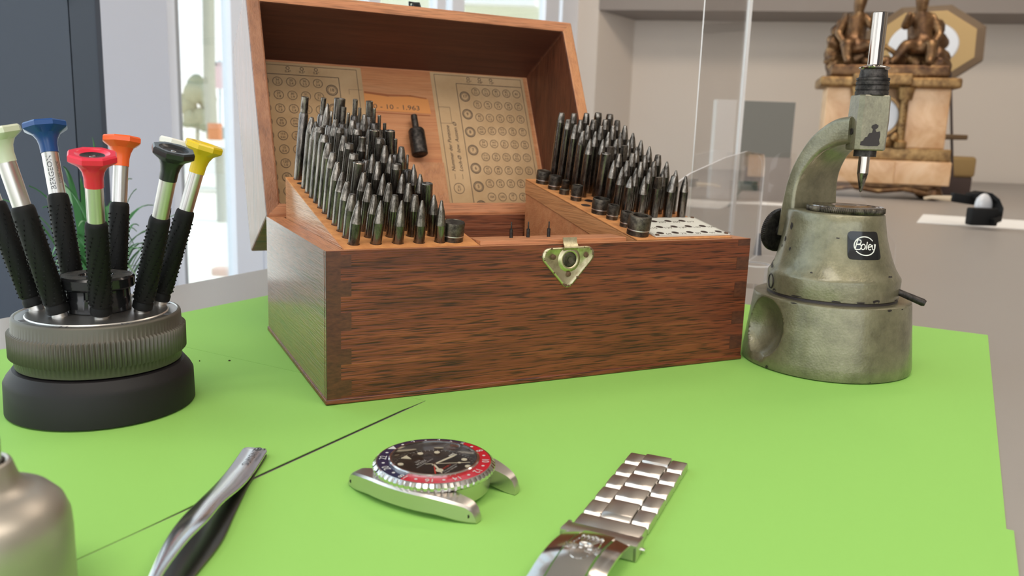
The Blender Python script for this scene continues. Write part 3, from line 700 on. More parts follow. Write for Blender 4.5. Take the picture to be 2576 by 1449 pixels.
# faded label between the charts: stain, pencilled line, typed date
mb = MB(); n0 = PN-.02
mb.add([lid(x, t_, n0) for x, t_ in ((8.66, 10.1), (13.6, 10.0), (13.5, 11.15), (12.0, 11.3), (10.4, 11.2), (8.66, 11.4))], [tuple(range(6))], 1)
for (x0, t0, x1, t1, ww) in ((8.9, 9.93, 13.5, 9.85, .07), (8.7, 11.45, 10.5, 11.3, .16), (10.4, 11.32, 12.2, 11.36, .12), (12.1, 11.36, 13.4, 11.2, .1)): line(mb, x0, t0, x1, t1, ww, 0, n0-.005)
mb.build('glue_stain', ['stain', 'stain_light'], case, smooth=False)
mb = MB(); mb.text('0 - 10 - 1.963', .52, ch(11.0, 10.38, PN-.035), xs=1.25); mb.build('typed_date', 'ink', case, smooth=False)
mb = MB(); mb.box((9.4, .83, PN-.28), (13.93, 6.05, PN-.02), mx=LMX); mb.build('holder_board', 'rim_t2', case, smooth=False)

# spare arbor clipped in the lid
o_ = lid(12.05, 6.45, PN-.62); sp = thing('spare_arbor', 'black stepped steel arbor with a thin stem held upright inside the open lid', 'tool', o_)
mx = axis(o_, LT+Vector((-.02, 0, 0)))
MB().lathe([(0, 0), (.50, 0), (.58, .06), (.58, 1.85), (.5, 1.98), (.2, 2.0)], 32, mx=mx, caps=False).build('barrel', 'black_steel', sp)
MB().lathe([(.235, 1.9), (.235, 3.0), (.2, 3.1), (0, 3.12)], 20, mx=mx).build('stem', 'black_steel', sp)

# ------------------------------------------------------------------ punch blocks
AL = math.atan2(2.25, 12.5); BZ = lambda y: 6.75+(y-.4)*math.tan(AL)
AX = Vector((0, -math.sin(AL), math.cos(AL)))
def block(x0, x1, y0, y1, label, two=False, xl=None):
    t = thing('punch_block', label, 'block', ((x0+x1)/2, (y0+y1)/2, .5)); xl = xl if xl is not None else x0
    def wedge(xa, xb, ya, yb, za, zb0, zb1, mi): # bottom z za, top z at ya/yb
        vs = [(xa, ya, za), (xb, ya, za), (xb, yb, za), (xa, yb, za), (xa, ya, zb0), (xb, ya, zb0), (xb, yb, zb1), (xa, yb, zb1)]
        return vs, [(0, 3, 2, 1), (4, 5, 6, 7), (0, 1, 5, 4), (1, 2, 6, 5), (2, 3, 7, 6), (3, 0, 4, 7)]
    if two:
        mb = MB(); mb.add(*wedge(x0+.06, x1, y0+.5, y1, .45, BZ(y0+.5)-1.25, BZ(y1)-.95, 0)); mb.build('wedge_base', 'panel', t, smooth=False)
        mb = MB(); vs, fs = wedge(x0, x1, y0, y1, 0, BZ(y0)-.05, BZ(y1)-.05, 0)
        for i in range(4): vs[i] = (vs[i][0], vs[i][1], vs[i+4][2]-(.85 if i in (2, 3) else 1.15))
        mb.add(vs, fs); mb.build('drilled_board', 'block', t, smooth=False)
    else:
        mb = MB(); mb.add(*wedge(x0, x1, y0+.2, y1, .45, BZ(y0+.2)-.07, BZ(y1)-.07, 0)); mb.build('wedge_body', 'block_side', t, smooth=False)
    mb = MB(); vs, fs = wedge(x0, x1, y0, y1, 0, BZ(y0), BZ(y1), 0)
    for i in range(4): vs[i] = (vs[i][0], vs[i][1], vs[i+4][2]-.07)
    mb.add(vs, fs); mb.build('top_card', 'card', t, smooth=False)
    return t
bl = block(.86, 7.15, .33, 13.1, 'left sloping punch block with an orange drilled card top and glossy side')
br = block(15.95, 22.1, .47, 13.2, 'right sloping punch block of pale wood beside the white number plate', True)
def hole(mb, x, y, r=.29): mb.disc(r, 0, 24, 0, axis((x, y, BZ(y)+.012), AX))
mb = MB()
for r in range(13):
    for c_ in range(5): hole(mb, 1.45+c_, 1.0+.965*r, .27)
mb.build('drilled_hole', 'hole', bl, smooth=False)
mb = MB()
for r in range(10):
    for c_ in range(5): hole(mb, 17.6+.97*c_, 4.2+.93*r, .27)
hole(mb, 16.72, 6.9); hole(mb, 17.5, 7.85)
mb.build('drilled_hole', 'hole', br, smooth=False)
# small front ledge with three pins, and the middle compartment floor
ms = thing('pin_ledge', 'narrow wooden ledge with three tiny pins just behind the front board', 'ledge', (11.5, 1.1, .5))
mb = MB(); mb.box((7.2, .36, .45), (15.2, 1.75, 6.93), bev=.03); mb.build('ledge_board', 'rim_x', ms)
for i, (x, w_) in enumerate(((9.17, 'left'), (10.08, 'middle'), (11.21, 'right'))):
    p = (x, 1.2, 6.92); t = thing('small_pin', f'tiny black stepped pin on the front ledge, {w_} one of three', 'pin', p, 'tiny pins on the front ledge')
    MB().lathe([(0, 0), (.085, 0), (.085, .42), (.04, .44)], 12, mx=Matrix.Translation(p), caps=False).build('pin_body', 'black_steel', t)
    MB().lathe([(.036, .42), (.036, .74), (0, .78)], 8, mx=Matrix.Translation(p), caps=False).build('pin_tip', 'black_steel', t)
mb = MB(); mb.box((7.15, 13.3, .45), (15.95, 13.93, 6.0)); mb.box((SW, .47, .24), (BW-SW, 13.9, .44)); mb.build('inner_floor', 'wood_in_x', case, smooth=False)

# white enamelled plate with drilled holes and numbers on the right block
pl = thing('number_plate', 'white plate with drilled holes and black numbers at the front of the right block', 'plate', (19.7, 2.4, BZ(2.4)))
PM = frame((19.62, 2.42, BZ(2.42)+.02), (1, 0, 0), (0, math.cos(AL), math.sin(AL)))
mb = MB(); mb.prism([(-2.35, -1.72), (2.55, -1.72), (2.62, 1.62), (-2.35, 1.62)], 0, .06, mx=PM); po = mb.build('plate_sheet', 'plate_white', pl, smooth=False)
nums = [['69', '79', '89', '99', '109'], ['119', '129', '139', '149', '159'], ['219', '239', '259', '279']]
mb = MB(); mt = MB()
for i, r_ in enumerate(nums):
    for j, s_ in enumerate(r_):
        x = -2.0+.97*j+(.27 if i == 0 else 0 if i == 1 else .35); y = -1.22+1.06*i
        mb.disc(.2, .066, 20, 0, PM, (x, y), 1.05); mt.text(s_, .34, PM @ Matrix.Translation((x+.42, y-.2, .066)), xs=1.1)
for a_, b_ in (((-2.28, -1.65), (2.48, -1.65)), ((2.48, -1.65), (2.55, 1.55)), ((2.55, 1.55), (-2.28, 1.55)), ((-2.28, 1.55), (-2.28, -1.65))):
    d = (Vector(b_)-Vector(a_)).normalized(); q = Vector((-d.y, d.x))*.012
    mt.add([(*(Vector(a_)-q), .066), (*(Vector(b_)-q), .066), (*(Vector(b_)+q), .066), (*(Vector(a_)+q), .066)], [(0, 1, 2, 3)], 0, PM)
mb.build('plate_hole', 'hole', po, smooth=False); mt.build('plate_number', 'ink', po, smooth=False)
for x, y in ((-2.15, -1.55), (2.42, -1.55), (2.42, 1.48)): MB().lathe([(.12, .06), (.1, .11), (0, .13)], 12, mx=PM @ Matrix.Translation((x, y, 0))).build('nail', 'rust', pl)

# ------------------------------------------------------------------ punches: prototypes in local axes, then copies
R0 = .25
def proto(kind, h, a, b=0, c_=0):
    """returns profiles (shaft, tip) for a punch of exposed height h"""
    if kind == 'cone': return [(R0, -.3), (R0, h-b)], [(R0, h-b), (R0*.55+a*.4, h-b*.42), (a, h-.02), (a*.6, h), (0, h)]
    if kind == 'flat': return [(R0, -.3), (R0, h-b)], [(R0, h-b), (a, h), (a*.72, h), (a*.66, h-.12), (0, h-.14)]
    if kind == 'step': return [(R0, -.3), (R0, h-b-.12), (R0*.8, h-b), (a+.02, h-b+.02)], [(a, h-b-.02), (a, h-.02), (a*.85, h), (0, h)]
    if kind == 'flare': return [(R0, -.3), (R0, h-b)], [(R0, h-b), (.165, h-b*.55), (.195, h-.02), (.18, h), (.12, h), (.1, h-.1), (0, h-.12)]
    if kind == 'wide': return [(c_, -.02), (c_, h-.04)], [(c_, h-.04), (a, h), (a*.72, h), (a*.68, h-.1), (0, h-.12)]
LOOK = {'cone': 'sharply pointed', 'flat': 'flat-topped', 'step': 'stepped thin-stemmed', 'flare': 'waisted', 'wide': 'thick flat-topped', 'chisel': 'chisel-tipped', 'blunt': 'blunt tapered', 'slant': 'slant-topped'}
C1, C2, C3 = ('cone', .035, 1.0), ('cone', .055, .9), ('cone', .05, 1.15)
B1, B2, B3 = ('cone', .10, .85), ('cone', .135, .75), ('cone', .165, .6)
F1, F2 = ('flat', .21, .25), ('flat', .17, .35)
S1, S2, S3, S4 = ('step', .06, .75), ('step', .09, .8), ('step', .14, .9), ('step', .20, .85)
FL_ = ('flare', .19, .7)
LK = {1: [C1, C1, C3, C3, C3], 2: [B2, B1, B2, B2, C2], 3: [B1, B1, B1, B1, ('wide', .25, .2, .27)], 4: [C2, B1, C1, C2, C2],
      5: [B1, ('wide', .25, .2, .28), B1, F1, C1], 6: [B2, F1, C2, C2, S1], 7: [B2, F1, S1, B1, B2], 8: [F2, B2, FL_, F1, S2],
      9: [F1, F1, F1, ('wide', .24, .2, .27), ('wide', .24, .2, .27)], 10: [C2, B1, B2, C1, S2], 11: [B1, S1, S2, B1, S2], 12: [None, C3, S3, S2, S2], 13: [S4, S3, ('wide', .29, .2, .31), S3, S4]}
LH = {1: [1.97]*5, 2: [2.01, 1.96, 1.96, 1.93, 1.95], 3: [2.32, 2.24, 2.25, 2.25, 2.24], 4: [2.5, 2.48, 2.46, 2.45, 2.46], 5: [2.77, 2.77, 2.78, 2.7, 2.7],
      6: [2.99, 2.95, 2.97, 2.93, 2.93], 7: [3.26, 3.25, 3.18, 3.18, 3.17], 8: [3.45, 3.43, 3.42, 3.37, 3.33], 9: [3.66, 3.64, 3.61, 3.59, 3.58], 10: [3.75, 3.89, 3.88, 3.59, 3.79],
      11: [3.80, 4.13, 4.11, 4.05, 4.06], 12: [0, 4.39, 4.27, 4.27, 4.23], 13: [4.57, 4.54, 4.54, 4.56, 4.51]}
LL = [.06, .06, .035, .005, -.04]
RK = {1: [('cone', .03, .62), C1, ('chisel', 0, .62), ('slant', 0, .9), C2], 2: [C1, C1, C2, C1, C2], 3: [C1, B1, B1, B1, C2], 4: [('wide', .29, .2, .30), B2, B2, B1, B3],
      5: [None, ('chisel', 0, .8), ('chisel', 0, .9), C2, C2], 6: [C2, C2, B1, C1, C2], 7: [B1, C2, C2, C2, C2], 8: [B1, B1, B1, B1, B1], 9: [B3, B2, B3, B3, B3], 10: [B3, B3, B3, F1, F1]}
RH = {1: [2.4, 2.41, 2.35, 2.47, 2.46], 2: [2.69, 2.63, 2.71, 2.64, 2.53], 3: [2.85, 2.83, 2.82, 2.86, 2.85], 4: [3.06, 3.06, 3.08, 3.01, 3.07], 5: [0, 3.23, 3.35, 3.28, 3.35],
      6: [3.51, 3.49, 3.56, 3.54, 3.54], 7: [3.82, 3.78, 3.78, 3.79, 3.8], 8: [3.98, 4.0, 4.02, 4.06, 4.09], 9: [4.17, 4.16, 4.22, 4.23, 4.27], 10: [4.39, 4.41, 4.43, 4.49, 4.45]}
RL = [0, -.02, -.03, -.055, -.075]
ORDN = ['front', 'second', 'third', 'fourth', 'fifth', 'sixth', 'seventh', 'eighth', 'ninth', 'tenth', 'eleventh', 'twelfth', 'rearmost']
CN = ['leftmost', 'second from left', 'middle', 'second from right', 'rightmost']
_pr = {}
def make_punch(spec, h):
    """prototype: an Empty with shaft and tip; later ones of the same shape are copies sharing the meshes"""
    k = (spec, round(h*20)/20); kind = spec[0]; h = k[1]
    if k not in _pr:
        e = bpy.data.objects.new('punch', None); e.empty_display_size = .002
        a = MB(); b = MB()
        if kind == 'chisel':
            a.lathe([(R0, -.3), (R0, h-spec[2])], 20); w_ = .2
            b.loft([[(-w_, -.16, h-spec[2]-.01), (w_, -.16, h-spec[2]-.01), (w_, .16, h-spec[2]-.01), (-w_, .16, h-spec[2]-.01)], [(-w_, -.1, h), (w_, -.1, h), (w_, .1, h), (-w_, .1, h)]])
        elif kind == 'slant':
            a.lathe([(R0+.02, -.3), (R0+.02, h-spec[2])], 20)
            top = [((R0+.02)*math.cos(q*PI/10)*.35+.15, (R0+.02)*math.sin(q*PI/10)*.6, h-.02) for q in range(20)]; bot = [((R0+.02)*math.cos(q*PI/10), (R0+.02)*math.sin(q*PI/10), h-spec[2]) for q in range(20)]
            b.loft([bot, top])
        else:
            p, q = proto(kind, h, *spec[1:]); a.lathe(p, 20); b.lathe(q, 20, caps=False)
        sh_ = a.build('shaft', 'gunmetal', smooth=True); tp = b.build('tip', 'tipmetal', smooth=True, angle=25)
        for o in (sh_, tp): COL.objects.unlink(o)
        _pr[k] = (sh_, tp)
    root = bpy.data.objects.new('punch', None); root.empty_display_size = .002; COL.objects.link(root)
    for o in _pr[k]:
        c_ = o.copy(); COL.objects.link(c_); c_.parent = root; c_.location = (0, 0, 0)
    return root
def place(spec, h, x, y, lean, label, group, rz=0):
    if spec is None: return
    o = make_punch(spec, h); d = (AX+Vector((lean, 0, 0))).normalized()
    o.matrix_world = axis(Vector((x, y, BZ(y)))*S, d) @ Matrix.Rotation(rz, 4, 'Z'); tag(o, label, 'punch', group)
def look(spec):
    if spec[0] == 'cone': return LOOK['cone'] if spec[1] < .08 else LOOK['blunt']
    return LOOK[spec[0]]
rnd = random.Random(1)
for r in range(1, 14):
    for c_ in range(5):
        if LK[r][c_]: place(LK[r][c_], LH[r][c_], 1.45+c_, 1.0+.965*(r-1), LL[c_], f'{look(LK[r][c_])} steel punch, {CN[c_]}, {ORDN[r-1]} row of the left block', 'punches in the left block', rnd.uniform(0, 6) if LK[r][c_][0] not in ('chisel', 'slant') else 0)
for r in range(1, 11):
    for c_ in range(5):
        if RK[r][c_]: place(RK[r][c_], RH[r][c_], 17.6+.97*c_, 4.2+.93*(r-1), RL[c_], f'{look(RK[r][c_])} steel punch, {CN[c_]}, {ORDN[r-1] if r < 10 else "rearmost"} row of the right block', 'punches in the right block', rnd.uniform(0, 6) if RK[r][c_][0] not in ('chisel', 'slant') else .3)
# squat stumps (small anvils) along the left edge of the right block and one on the left block
def stump(x, y, r, h, label, bore=.5, kind='ring', g='squat stumps along the right block'):
    z = BZ(y)+.0; t = thing('stump', label, 'stump', (x, y, z), g); mx = axis((x, y, z), AX)
    if kind == 'thin':
        MB().lathe([(0, 0), (r, 0), (r, .30), (r*.9, .34), (.24, .36)], 28, mx=mx, caps=False).build('foot', 'stumpmetal', t)
        MB().lathe([(.2, .3), (.22, .34), (.22, h-.03), (.19, h), (0, h)], 20, mx=mx, caps=False).build('neck', 'stumpmetal', t); return
    MB().lathe([(0, 0), (r*.97, 0), (r*.97, h*.27)], 36, mx=mx, caps=False).build('foot', 'stumpmetal', t)
    MB().lathe([(r*.97, h*.25), (r*1.005, h*.27), (r*1.005, h*.30), (r, h*.32)], 36, mx=mx, caps=False).build('groove', 'satin', t)
    pr = [(r, h*.31), (r, h-.05), (r*.96, h)]
    pr += [(r*bore, h), (r*bore*.97, h-.35), (0, h-.36)] if bore else [(r*.9, h-.03), (0, h-.04)]
    MB().lathe(pr, 36, mx=mx, caps=False).build('head', 'stumpmetal', t)
for a in ((16.6, 12.1, .44, .80, 'squat dark stump at the rear corner of the right block, beside the chart', 0), (16.62, 10.65, .38, .85, 'squat dark stump second from the rear on the right block edge', .35),
          (16.68, 9.45, .31, .88, 'small stump with a narrow neck, third from the rear, right block', 0, 'thin'), (16.7, 8.05, .34, .9, 'mid-sized dark stump in front of the narrow-necked one, right block', 0),
          (16.66, 5.30, .49, .85, 'wide dark stump in front of the two empty holes, right block', .82), (16.74, 4.15, .33, .8, 'narrow bored stump between two wider ones, right block', .6),
          (16.76, 2.75, .37, .8, 'bored stump just behind the largest stump, right block', .55), (16.55, 1.35, .60, 1.02, 'largest stump with a wide open bore, front of the right block', .64)): stump(*a)
stump(6.15, 1.2, .51, .88, 'squat solid stump at the front right corner of the left block', 0, g='stump on the left block')

# ------------------------------------------------------------------ rotating screwdriver stand
SX, SY = -8.64, 3.67
st = thing('screwdriver_stand', 'round grey knurled screwdriver stand on a black base with a black centre knob', 'stand', (SX, SY, 0))
T_ = Matrix.Translation((SX, SY, 0))
MB().lathe([(0, 0), (3.5, 0), (3.63, .06), (3.60, 1.30), (3.50, 1.50), (3.25, 1.82), (3.0, 1.86), (0, 1.86)], 96, mx=T_).build('base_ring', 'standblack', st)
kn = lambda a, r, z: r+(.055*(math.cos(a*112)) if 2.34 < z < 3.36 else 0)
MB().lathe([(2.9, 1.84), (3.14, 1.92), (3.2, 2.28), (3.3, 2.36), (3.3, 3.34), (3.2, 3.40), (3.18, 3.86), (3.14, 3.95), (3.05, 3.97)], 672, mx=T_, rad=kn, caps=False).build('knurled_drum', 'standgrey', st, angle=60)
mb = MB(); mb.lathe([(3.06, 3.97), (3.02, 3.93), (2.7, 3.93), (2.66, 3.97), (1.6, 4.03), (1.2, 4.05), (0, 4.05)], 96, mx=T_, caps=False); mb.build('top_disc', 'satin', st)
mb = MB()
for k in range(8):
    a = 2*PI*k/8+.35
    for q in (-.04, .04): mb.box((2.72, -.03, 0), (2.95, .03, .012), mx=T_ @ Matrix.Rotation(a+q, 4, 'Z') @ Matrix.Translation((0, 0, 3.93)))
mb.build('engraved_mark', 'etch', st, smooth=False)
kr = lambda a, r, z: r-(.045 if (4.62 < z < 5.0 and math.cos(a*10) > .75) else 0)
kb = MB().lathe([(1.2, 4.03), (1.27, 4.08), (1.27, 4.6), (1.25, 4.66), (1.25, 4.95), (1.40, 5.02), (1.45, 5.08), (1.45, 5.42), (1.38, 5.50), (.62, 5.50), (.58, 5.44), (0, 5.42)], 160, mx=T_, rad=kr, caps=False).build('centre_knob', 'gloss_black', st)
mb = MB(); mb.ring(.66, 1.33, z=5.503, seg=48, mx=T_); mb.build('knob_label', 'stumpmetal', kb, smooth=False)

def driver(cap, B0, T0, label, r_=.34, mark=False, capr=.9):
    B0 = Vector(B0); T0 = Vector(T0); d = (T0-B0).normalized(); Lx = (T0-B0).length; mx = axis(B0, d)
    t = thing('screwdriver', label, 'screwdriver', B0, 'screwdrivers in the round stand')
    MB().lathe([(.3, -.25), (.3, .12)], 16, mx=mx).build('ferrule', 'satin', t)
    # ribbed rubber grip with a spiral of small pips
    gl = Lx*.60; r = r_
    grip = MB().lathe([(r*1.0, .05), (r*1.18, .1), (r*1.2, .3), (r*1.05, .42), (r*1.22, .5), (r*1.2, gl-.2), (r*1.12, gl-.05), (r*.95, gl)], 28, mx=mx)
    rg = random.Random(len(label)); n = int(gl/.23)
    for i in range(n):
        for k in range(8):
            a = 2*PI*k/8+i*.12; z = .55+i*(gl-.9)/n
            pm = mx @ Matrix.Rotation(a, 4, 'Z') @ Matrix.Translation((r*1.20, 0, z))
            grip.box((-.03, -.035, -.03), (.045, .035, .03), mx=pm)
    grip.build('rubber_grip', 'rubber', t, angle=40)
    c0 = Lx-1.32*capr/.9
    sl = MB().lathe([(r*.92, gl-.05), (r*.92, c0+.05)], 28, mx=mx).build('steel_sleeve', 'satin', t)
    if mark:
        f_ = MB(); cdir = (Vector((-7.88, -33.5, 11.7))-B0); cdir = (cdir-d*cdir.dot(d)).normalized()
        for txt, size, off in (('BERGEON', .33, -.08), ('SWISS MADE', .17, .22)):
            # wrap the letters round the sleeve
            vs, fs = text_geo(txt, 'CENTER', 0, 0); out = []; zc = (gl+c0)/2; sd = d.cross(cdir)
            for (x, y, z) in vs:
                an = (y*size*.9-off)/(r*.92); p = B0+d*(zc+x*size*1.0)+cdir*math.cos(an)*(r*.92+.006)-sd*math.sin(an)*(r*.92+.006)*1
                out.append(p)
            f_.add(out, fs)
        f_.build('maker_engraving', 'etch', sl, smooth=False)
    q = capr
    oc = lambda a, rr, z: rr*(1 if z < c0+.75 else (.965+.035*math.cos(8*a)**2 if rr > q*.86 else 1))
    def facet(a, rr, z):
        if rr < q*.8: return rr
        k = (a+PI/8) % (PI/4)-PI/8; return rr*math.cos(PI/8)/math.cos(k)*1.03
    prof = [(r*.98, c0), (r*1.0, c0+.35), (r*1.15, c0+.6), (q*.62, c0+.82), (q*.93, c0+1.0), (q, c0+1.06), (q, c0+1.24), (q*.94, c0+1.31), (q*.70, c0+1.30), (q*.66, c0+1.27), (q*.5, c0+1.22)]
    cp = MB().lathe(prof, 64, mx=mx, rad=facet, caps=False).build('swivel_cap', cap, t, angle=24)
    mb = MB(); mb.lathe([(q*.5, c0+1.215), (q*.46, c0+1.20), (0, c0+1.17)], 28, mx=mx, caps=False); mb.build('cap_bearing', 'black_steel', cp)
    mb = MB(); mb.lathe([(q*.14, c0+1.17), (q*.12, c0+1.2), (0, c0+1.215)], 14, mx=mx, caps=False); mb.build('cap_rivet', 'chrome', cp)
driver('cap_cream', (-10.01, 2.79, 4.1), (-11.72, 2.95, 11.30), 'screwdriver with a pale cream octagonal cap, second from the left in the stand', .36, capr=.86)
driver('cap_white', (-10.95, 4.59, 4.1), (-13.0, 5.3, 11.2), 'leftmost screwdriver, its cap outside the picture, dark grip leaning left', .36)
driver('cap_blue', (-9.5, 5.7, 4.1), (-10.36, 7.52, 11.55), 'screwdriver with a dark blue cap and an engraved steel sleeve', .36, mark=True, capr=.88)
driver('cap_red', (-8.51, 2.1, 4.1), (-8.47, .52, 10.52), 'screwdriver with a red cap, standing in front of the centre knob', .34, capr=.86)
driver('cap_orange', (-7.95, 6.1, 4.1), (-7.38, 7.08, 10.95), 'screwdriver with an orange cap, standing behind the centre knob', .34, capr=.80)
driver('cap_white', (-6.9, 5.4, 4.1), (-5.19, 5.56, 10.88), 'screwdriver with a white cap, mostly hidden behind the black and yellow ones', .30, capr=.78)
driver('cap_black', (-7.01, 2.83, 4.1), (-5.65, 1.16, 10.66), 'screwdriver with a black cap, leaning right in front of the white one', .34, capr=.80)
driver('cap_yellow', (-6.25, 4.33, 4.1), (-4.29, 3.7, 10.78), 'screwdriver with a yellow cap, rightmost in the stand', .32, capr=.77)

# ------------------------------------------------------------------ staking press
PX, PY = 27.26, -1.97; AXY = -3.17
pr = thing('staking_press', 'grey hammered-paint watchmaker staking press with a C-shaped arm and round plate', 'press', (PX, PY, 0))
def sup(cx, cy, rx, ry, z, n=96, e=2.0, dent=None):
    out = []
    for k in range(n):
        a = 2*PI*k/n; c_, s_ = math.cos(a), math.sin(a)
        x = cx+rx*math.copysign(abs(c_)**(2/e), c_); y = cy+ry*math.copysign(abs(s_)**(2/e), s_)
        p = Vector((x, y, z)); out.append(dent(p, a) if dent else p)
    return out
# base with a round thumb scoop on its left side
SA = math.atan2(-33.5-PY, -7.88-PX); SCA = SA-math.radians(51); sc_c = Vector((PX+math.cos(SCA)*5.0, PY+math.sin(SCA)*5.0, 2.2)); SR = 1.86
def dent(p, a):
    o_ = Vector((math.cos(SCA), math.sin(SCA), 0)); v = p-sc_c
    # push points that fall inside the scoop sphere straight inwards onto it
    t_ = v-o_*v.dot(o_); rr = t_.length
    if rr < SR*.98 and v.dot(o_) > -SR:
        s_in = -math.sqrt(max(0, SR*SR-rr*rr))*.95
        if v.dot(o_) > s_in: p = p+o_*(s_in-v.dot(o_))
    return p
mb = MB(); rings = []
prof = [(0, 4.22), (.05, 4.30), (.25, 4.33), (.6, 4.31)]+[(.6+3.1*k/76, 4.31-.33*(k/76)) for k in range(1, 77)]+[(3.78, 3.95), (3.82, 3.86), (3.80, 3.6)]
for z, r in prof: rings.append(sup(PX, PY, r, r, z, 360, 2.12, dent))
mb.loft(rings); mb.build('press_base', 'hammer', pr, angle=38)
mb = MB(); mb.lathe([(3.62, 3.78), (3.36, 3.78), (3.3, 3.98), (0, 3.98)], 96, mx=Matrix.Translation((PX, PY, 0)), caps=False); mb.build('turntable_gap', 'chip', pr)
# bell-shaped body, loft to the arm root
mb = MB(); rings = []
bell = [(3.90, 3.30, PY, 3.30), (3.96, 3.38, PY, 3.38), (4.9, 3.41, PY, 3.41), (5.0, 3.38, PY, 3.40), (5.12, 3.26, PY, 3.34), (5.5, 3.0, PY+.04, 3.17), (6.0, 2.80, PY+.1, 3.02), (6.6, 2.62, PY+.18, 2.88), (7.2, 2.48, PY+.25, 2.76), (7.8, 2.38, PY+.28, 2.68), (8.25, 2.32, PY+.30, 2.62), (8.36, 2.22, PY+.30, 2.52)]
for z, rx, cy, ry in bell: rings.append(sup(PX, cy, rx, ry, z, 96))
mb.loft(rings); mb.build('press_body', 'hammer', pr, angle=50)
# C arm: cross sections (rounded rectangles) along a path in the y-z plane, s measured from the punch axis backwards
path = [(-3.35, 6.8, 1.75, .62, 0), (-3.36, 8.0, 1.72, .52, 0), (-3.36, 8.9, 1.66, .42, 2), (-3.32, 9.6, 1.58, .40, 8), (-3.17, 10.35, 1.46, .42, 17), (-2.83, 11.08, 1.32, .49, 30), (-2.34, 11.76, 1.18, .58, 46), (-1.75, 12.22, 1.06, .66, 63), (-1.15, 12.5, .98, .72, 78), (-.4, 12.62, .90, .72, 88)]
mb = MB(); rings = []
def smooth_path(P, k=5):
    out = []
    for i in range(len(P)-1):
        p0 = P[max(i-1, 0)]; p1 = P[i]; p2 = P[i+1]; p3 = P[min(i+2, len(P)-1)]
        for j in range(k):
            t_ = j/k; out.append(tuple(.5*((2*b)+(-a+c)*t_+(2*a-5*b+4*c-d)*t_*t_+(-a+3*b-3*c+d)*t_**3) for a, b, c, d in zip(p0, p1, p2, p3)))
    return out+[P[-1]]
for s_, z, hw, ht, ang in smooth_path(path):
    an = math.radians(ang); tx = Vector((0, -math.sin(an), math.cos(an)))      # path tangent
    nn = Vector((0, math.cos(an), math.sin(an)))                                # outward (back / up)
    c0 = Vector((PX, AXY-s_, z)); ring_ = []
    for x, y in rrect(2*hw, 2*ht, min(hw, ht)*.42, 6): 
        y2 = y if y > 0 else y*.96
        ring_.append(c0+Vector((1, 0, 0))*x+nn*y2)
    rings.append(ring_)
mb.loft(rings); mb.build('press_arm', 'hammer', pr, angle=55)
# head block and bushings on the punch axis
HX = 27.27; AM = Matrix.Translation((HX, AXY, 0))
hp = [(-.72, -.80), (.70, -.80), (.90, -.55), (.90, .62), (.6, .86), (-.66, .86), (-.92, .60), (-.92, -.55)]
hp = [(x*.88, y*.90) for x, y in hp]; hq = math.radians(-24); hp = [(x*math.cos(hq)-y*math.sin(hq), x*math.sin(hq)+y*math.cos(hq)) for x, y in hp]; HF = Vector((math.sin(hq), -math.cos(hq), 0)); HL = Vector((-math.cos(hq), -math.sin(hq), 0))
mb = MB(); rings = [[(HX+x*k, AXY+y*k, z) for x, y in hp] for z, k in ((11.62, .93), (11.68, 1.0), (13.2, 1.04), (14.33, 1.0), (14.38, .96))]
mb.loft(rings); hd = mb.build('press_head', 'hammer', pr, angle=20)
mb = MB(); mb.lathe([(.16, -.02), (.16, .02), (0, .0)], 14, mx=axis(Vector((HX, AXY, 12.55))+HL*.855+HF*.05, HL, (0, 0, 1))); mb.build('set_screw', 'chip', hd)
def patch(mb, c0, xd, yd, pts, mi=0, off=.012):
    m_ = frame(c0, xd, yd); mb.add([(x, y, off) for x, y in pts], [tuple(range(len(pts)))], mi, m_)
mb = MB(); patch(mb, Vector((HX, AXY, 12.25))+HF*.745, -HL, (0, 0, 1), [(-.66, -.38), (-.62, -.2), (-.5, -.16), (-.42, .02), (-.3, .05), (-.25, .22), (-.1, .26), (-.06, .42), (-.16, .52), (-.12, .64), (.06, .70), (.2, .62), (.16, .5), (.05, .42), (.12, .3), (.3, .34), (.34, .1), (.3, -.1), (.36, -.3), (.26, -.4), (-.2, -.42)])
mb.build('paint_chip', 'chip', hd, smooth=False)
MB().lathe([(.55, 11.3), (.55, 11.64)], 28, mx=AM).build('lower_bushing', 'black_steel', pr)
gr = lambda z: .80
mb = MB(); mb.lathe([(.74, 14.36), (.80, 14.38), (.80, 14.58), (.76, 14.60), (.76, 14.63), (.80, 14.65), (.80, 14.83), (.76, 14.85), (.76, 14.88), (.80, 14.9), (.80, 15.06), (.76, 15.08), (.76, 15.11), (.80, 15.13), (.80, 15.24), (.70, 15.27), (.66, 15.5), (.64, 15.66)], 48, mx=AM, caps=False); mb.build('guide_sleeve', 'black_steel', pr)
MB().lathe([(.62, 15.62), (.74, 15.72), (.75, 15.76), (.70, 15.80), (.42, 15.88), (.36, 15.90)], 40, mx=AM, caps=False).build('sleeve_collar', 'chrome', pr)
MB().lathe([(.36, 15.7), (.36, 18.42), (.33, 18.46), (0, 18.47)], 32, mx=AM).build('push_rod', 'chrome', pr)
mb = MB(); mb.box((-.055, -.375, 15.9), (.055, -.34, 18.44), mx=AM @ Matrix.Rotation(-.45, 4, 'Z')); mb.build('rod_slot', 'chip', pr, smooth=False)
mb = MB(); mb.lathe([(.275, 11.35), (.275, 10.45)][::-1], 28, mx=AM); mb.build('punch_shank', 'chrome', pr)
MB().lathe([(.02, 9.46), (.07, 9.50), (.275, 10.46)], 28, mx=AM, caps=False).build('punch_tip', 'tipmetal', pr)
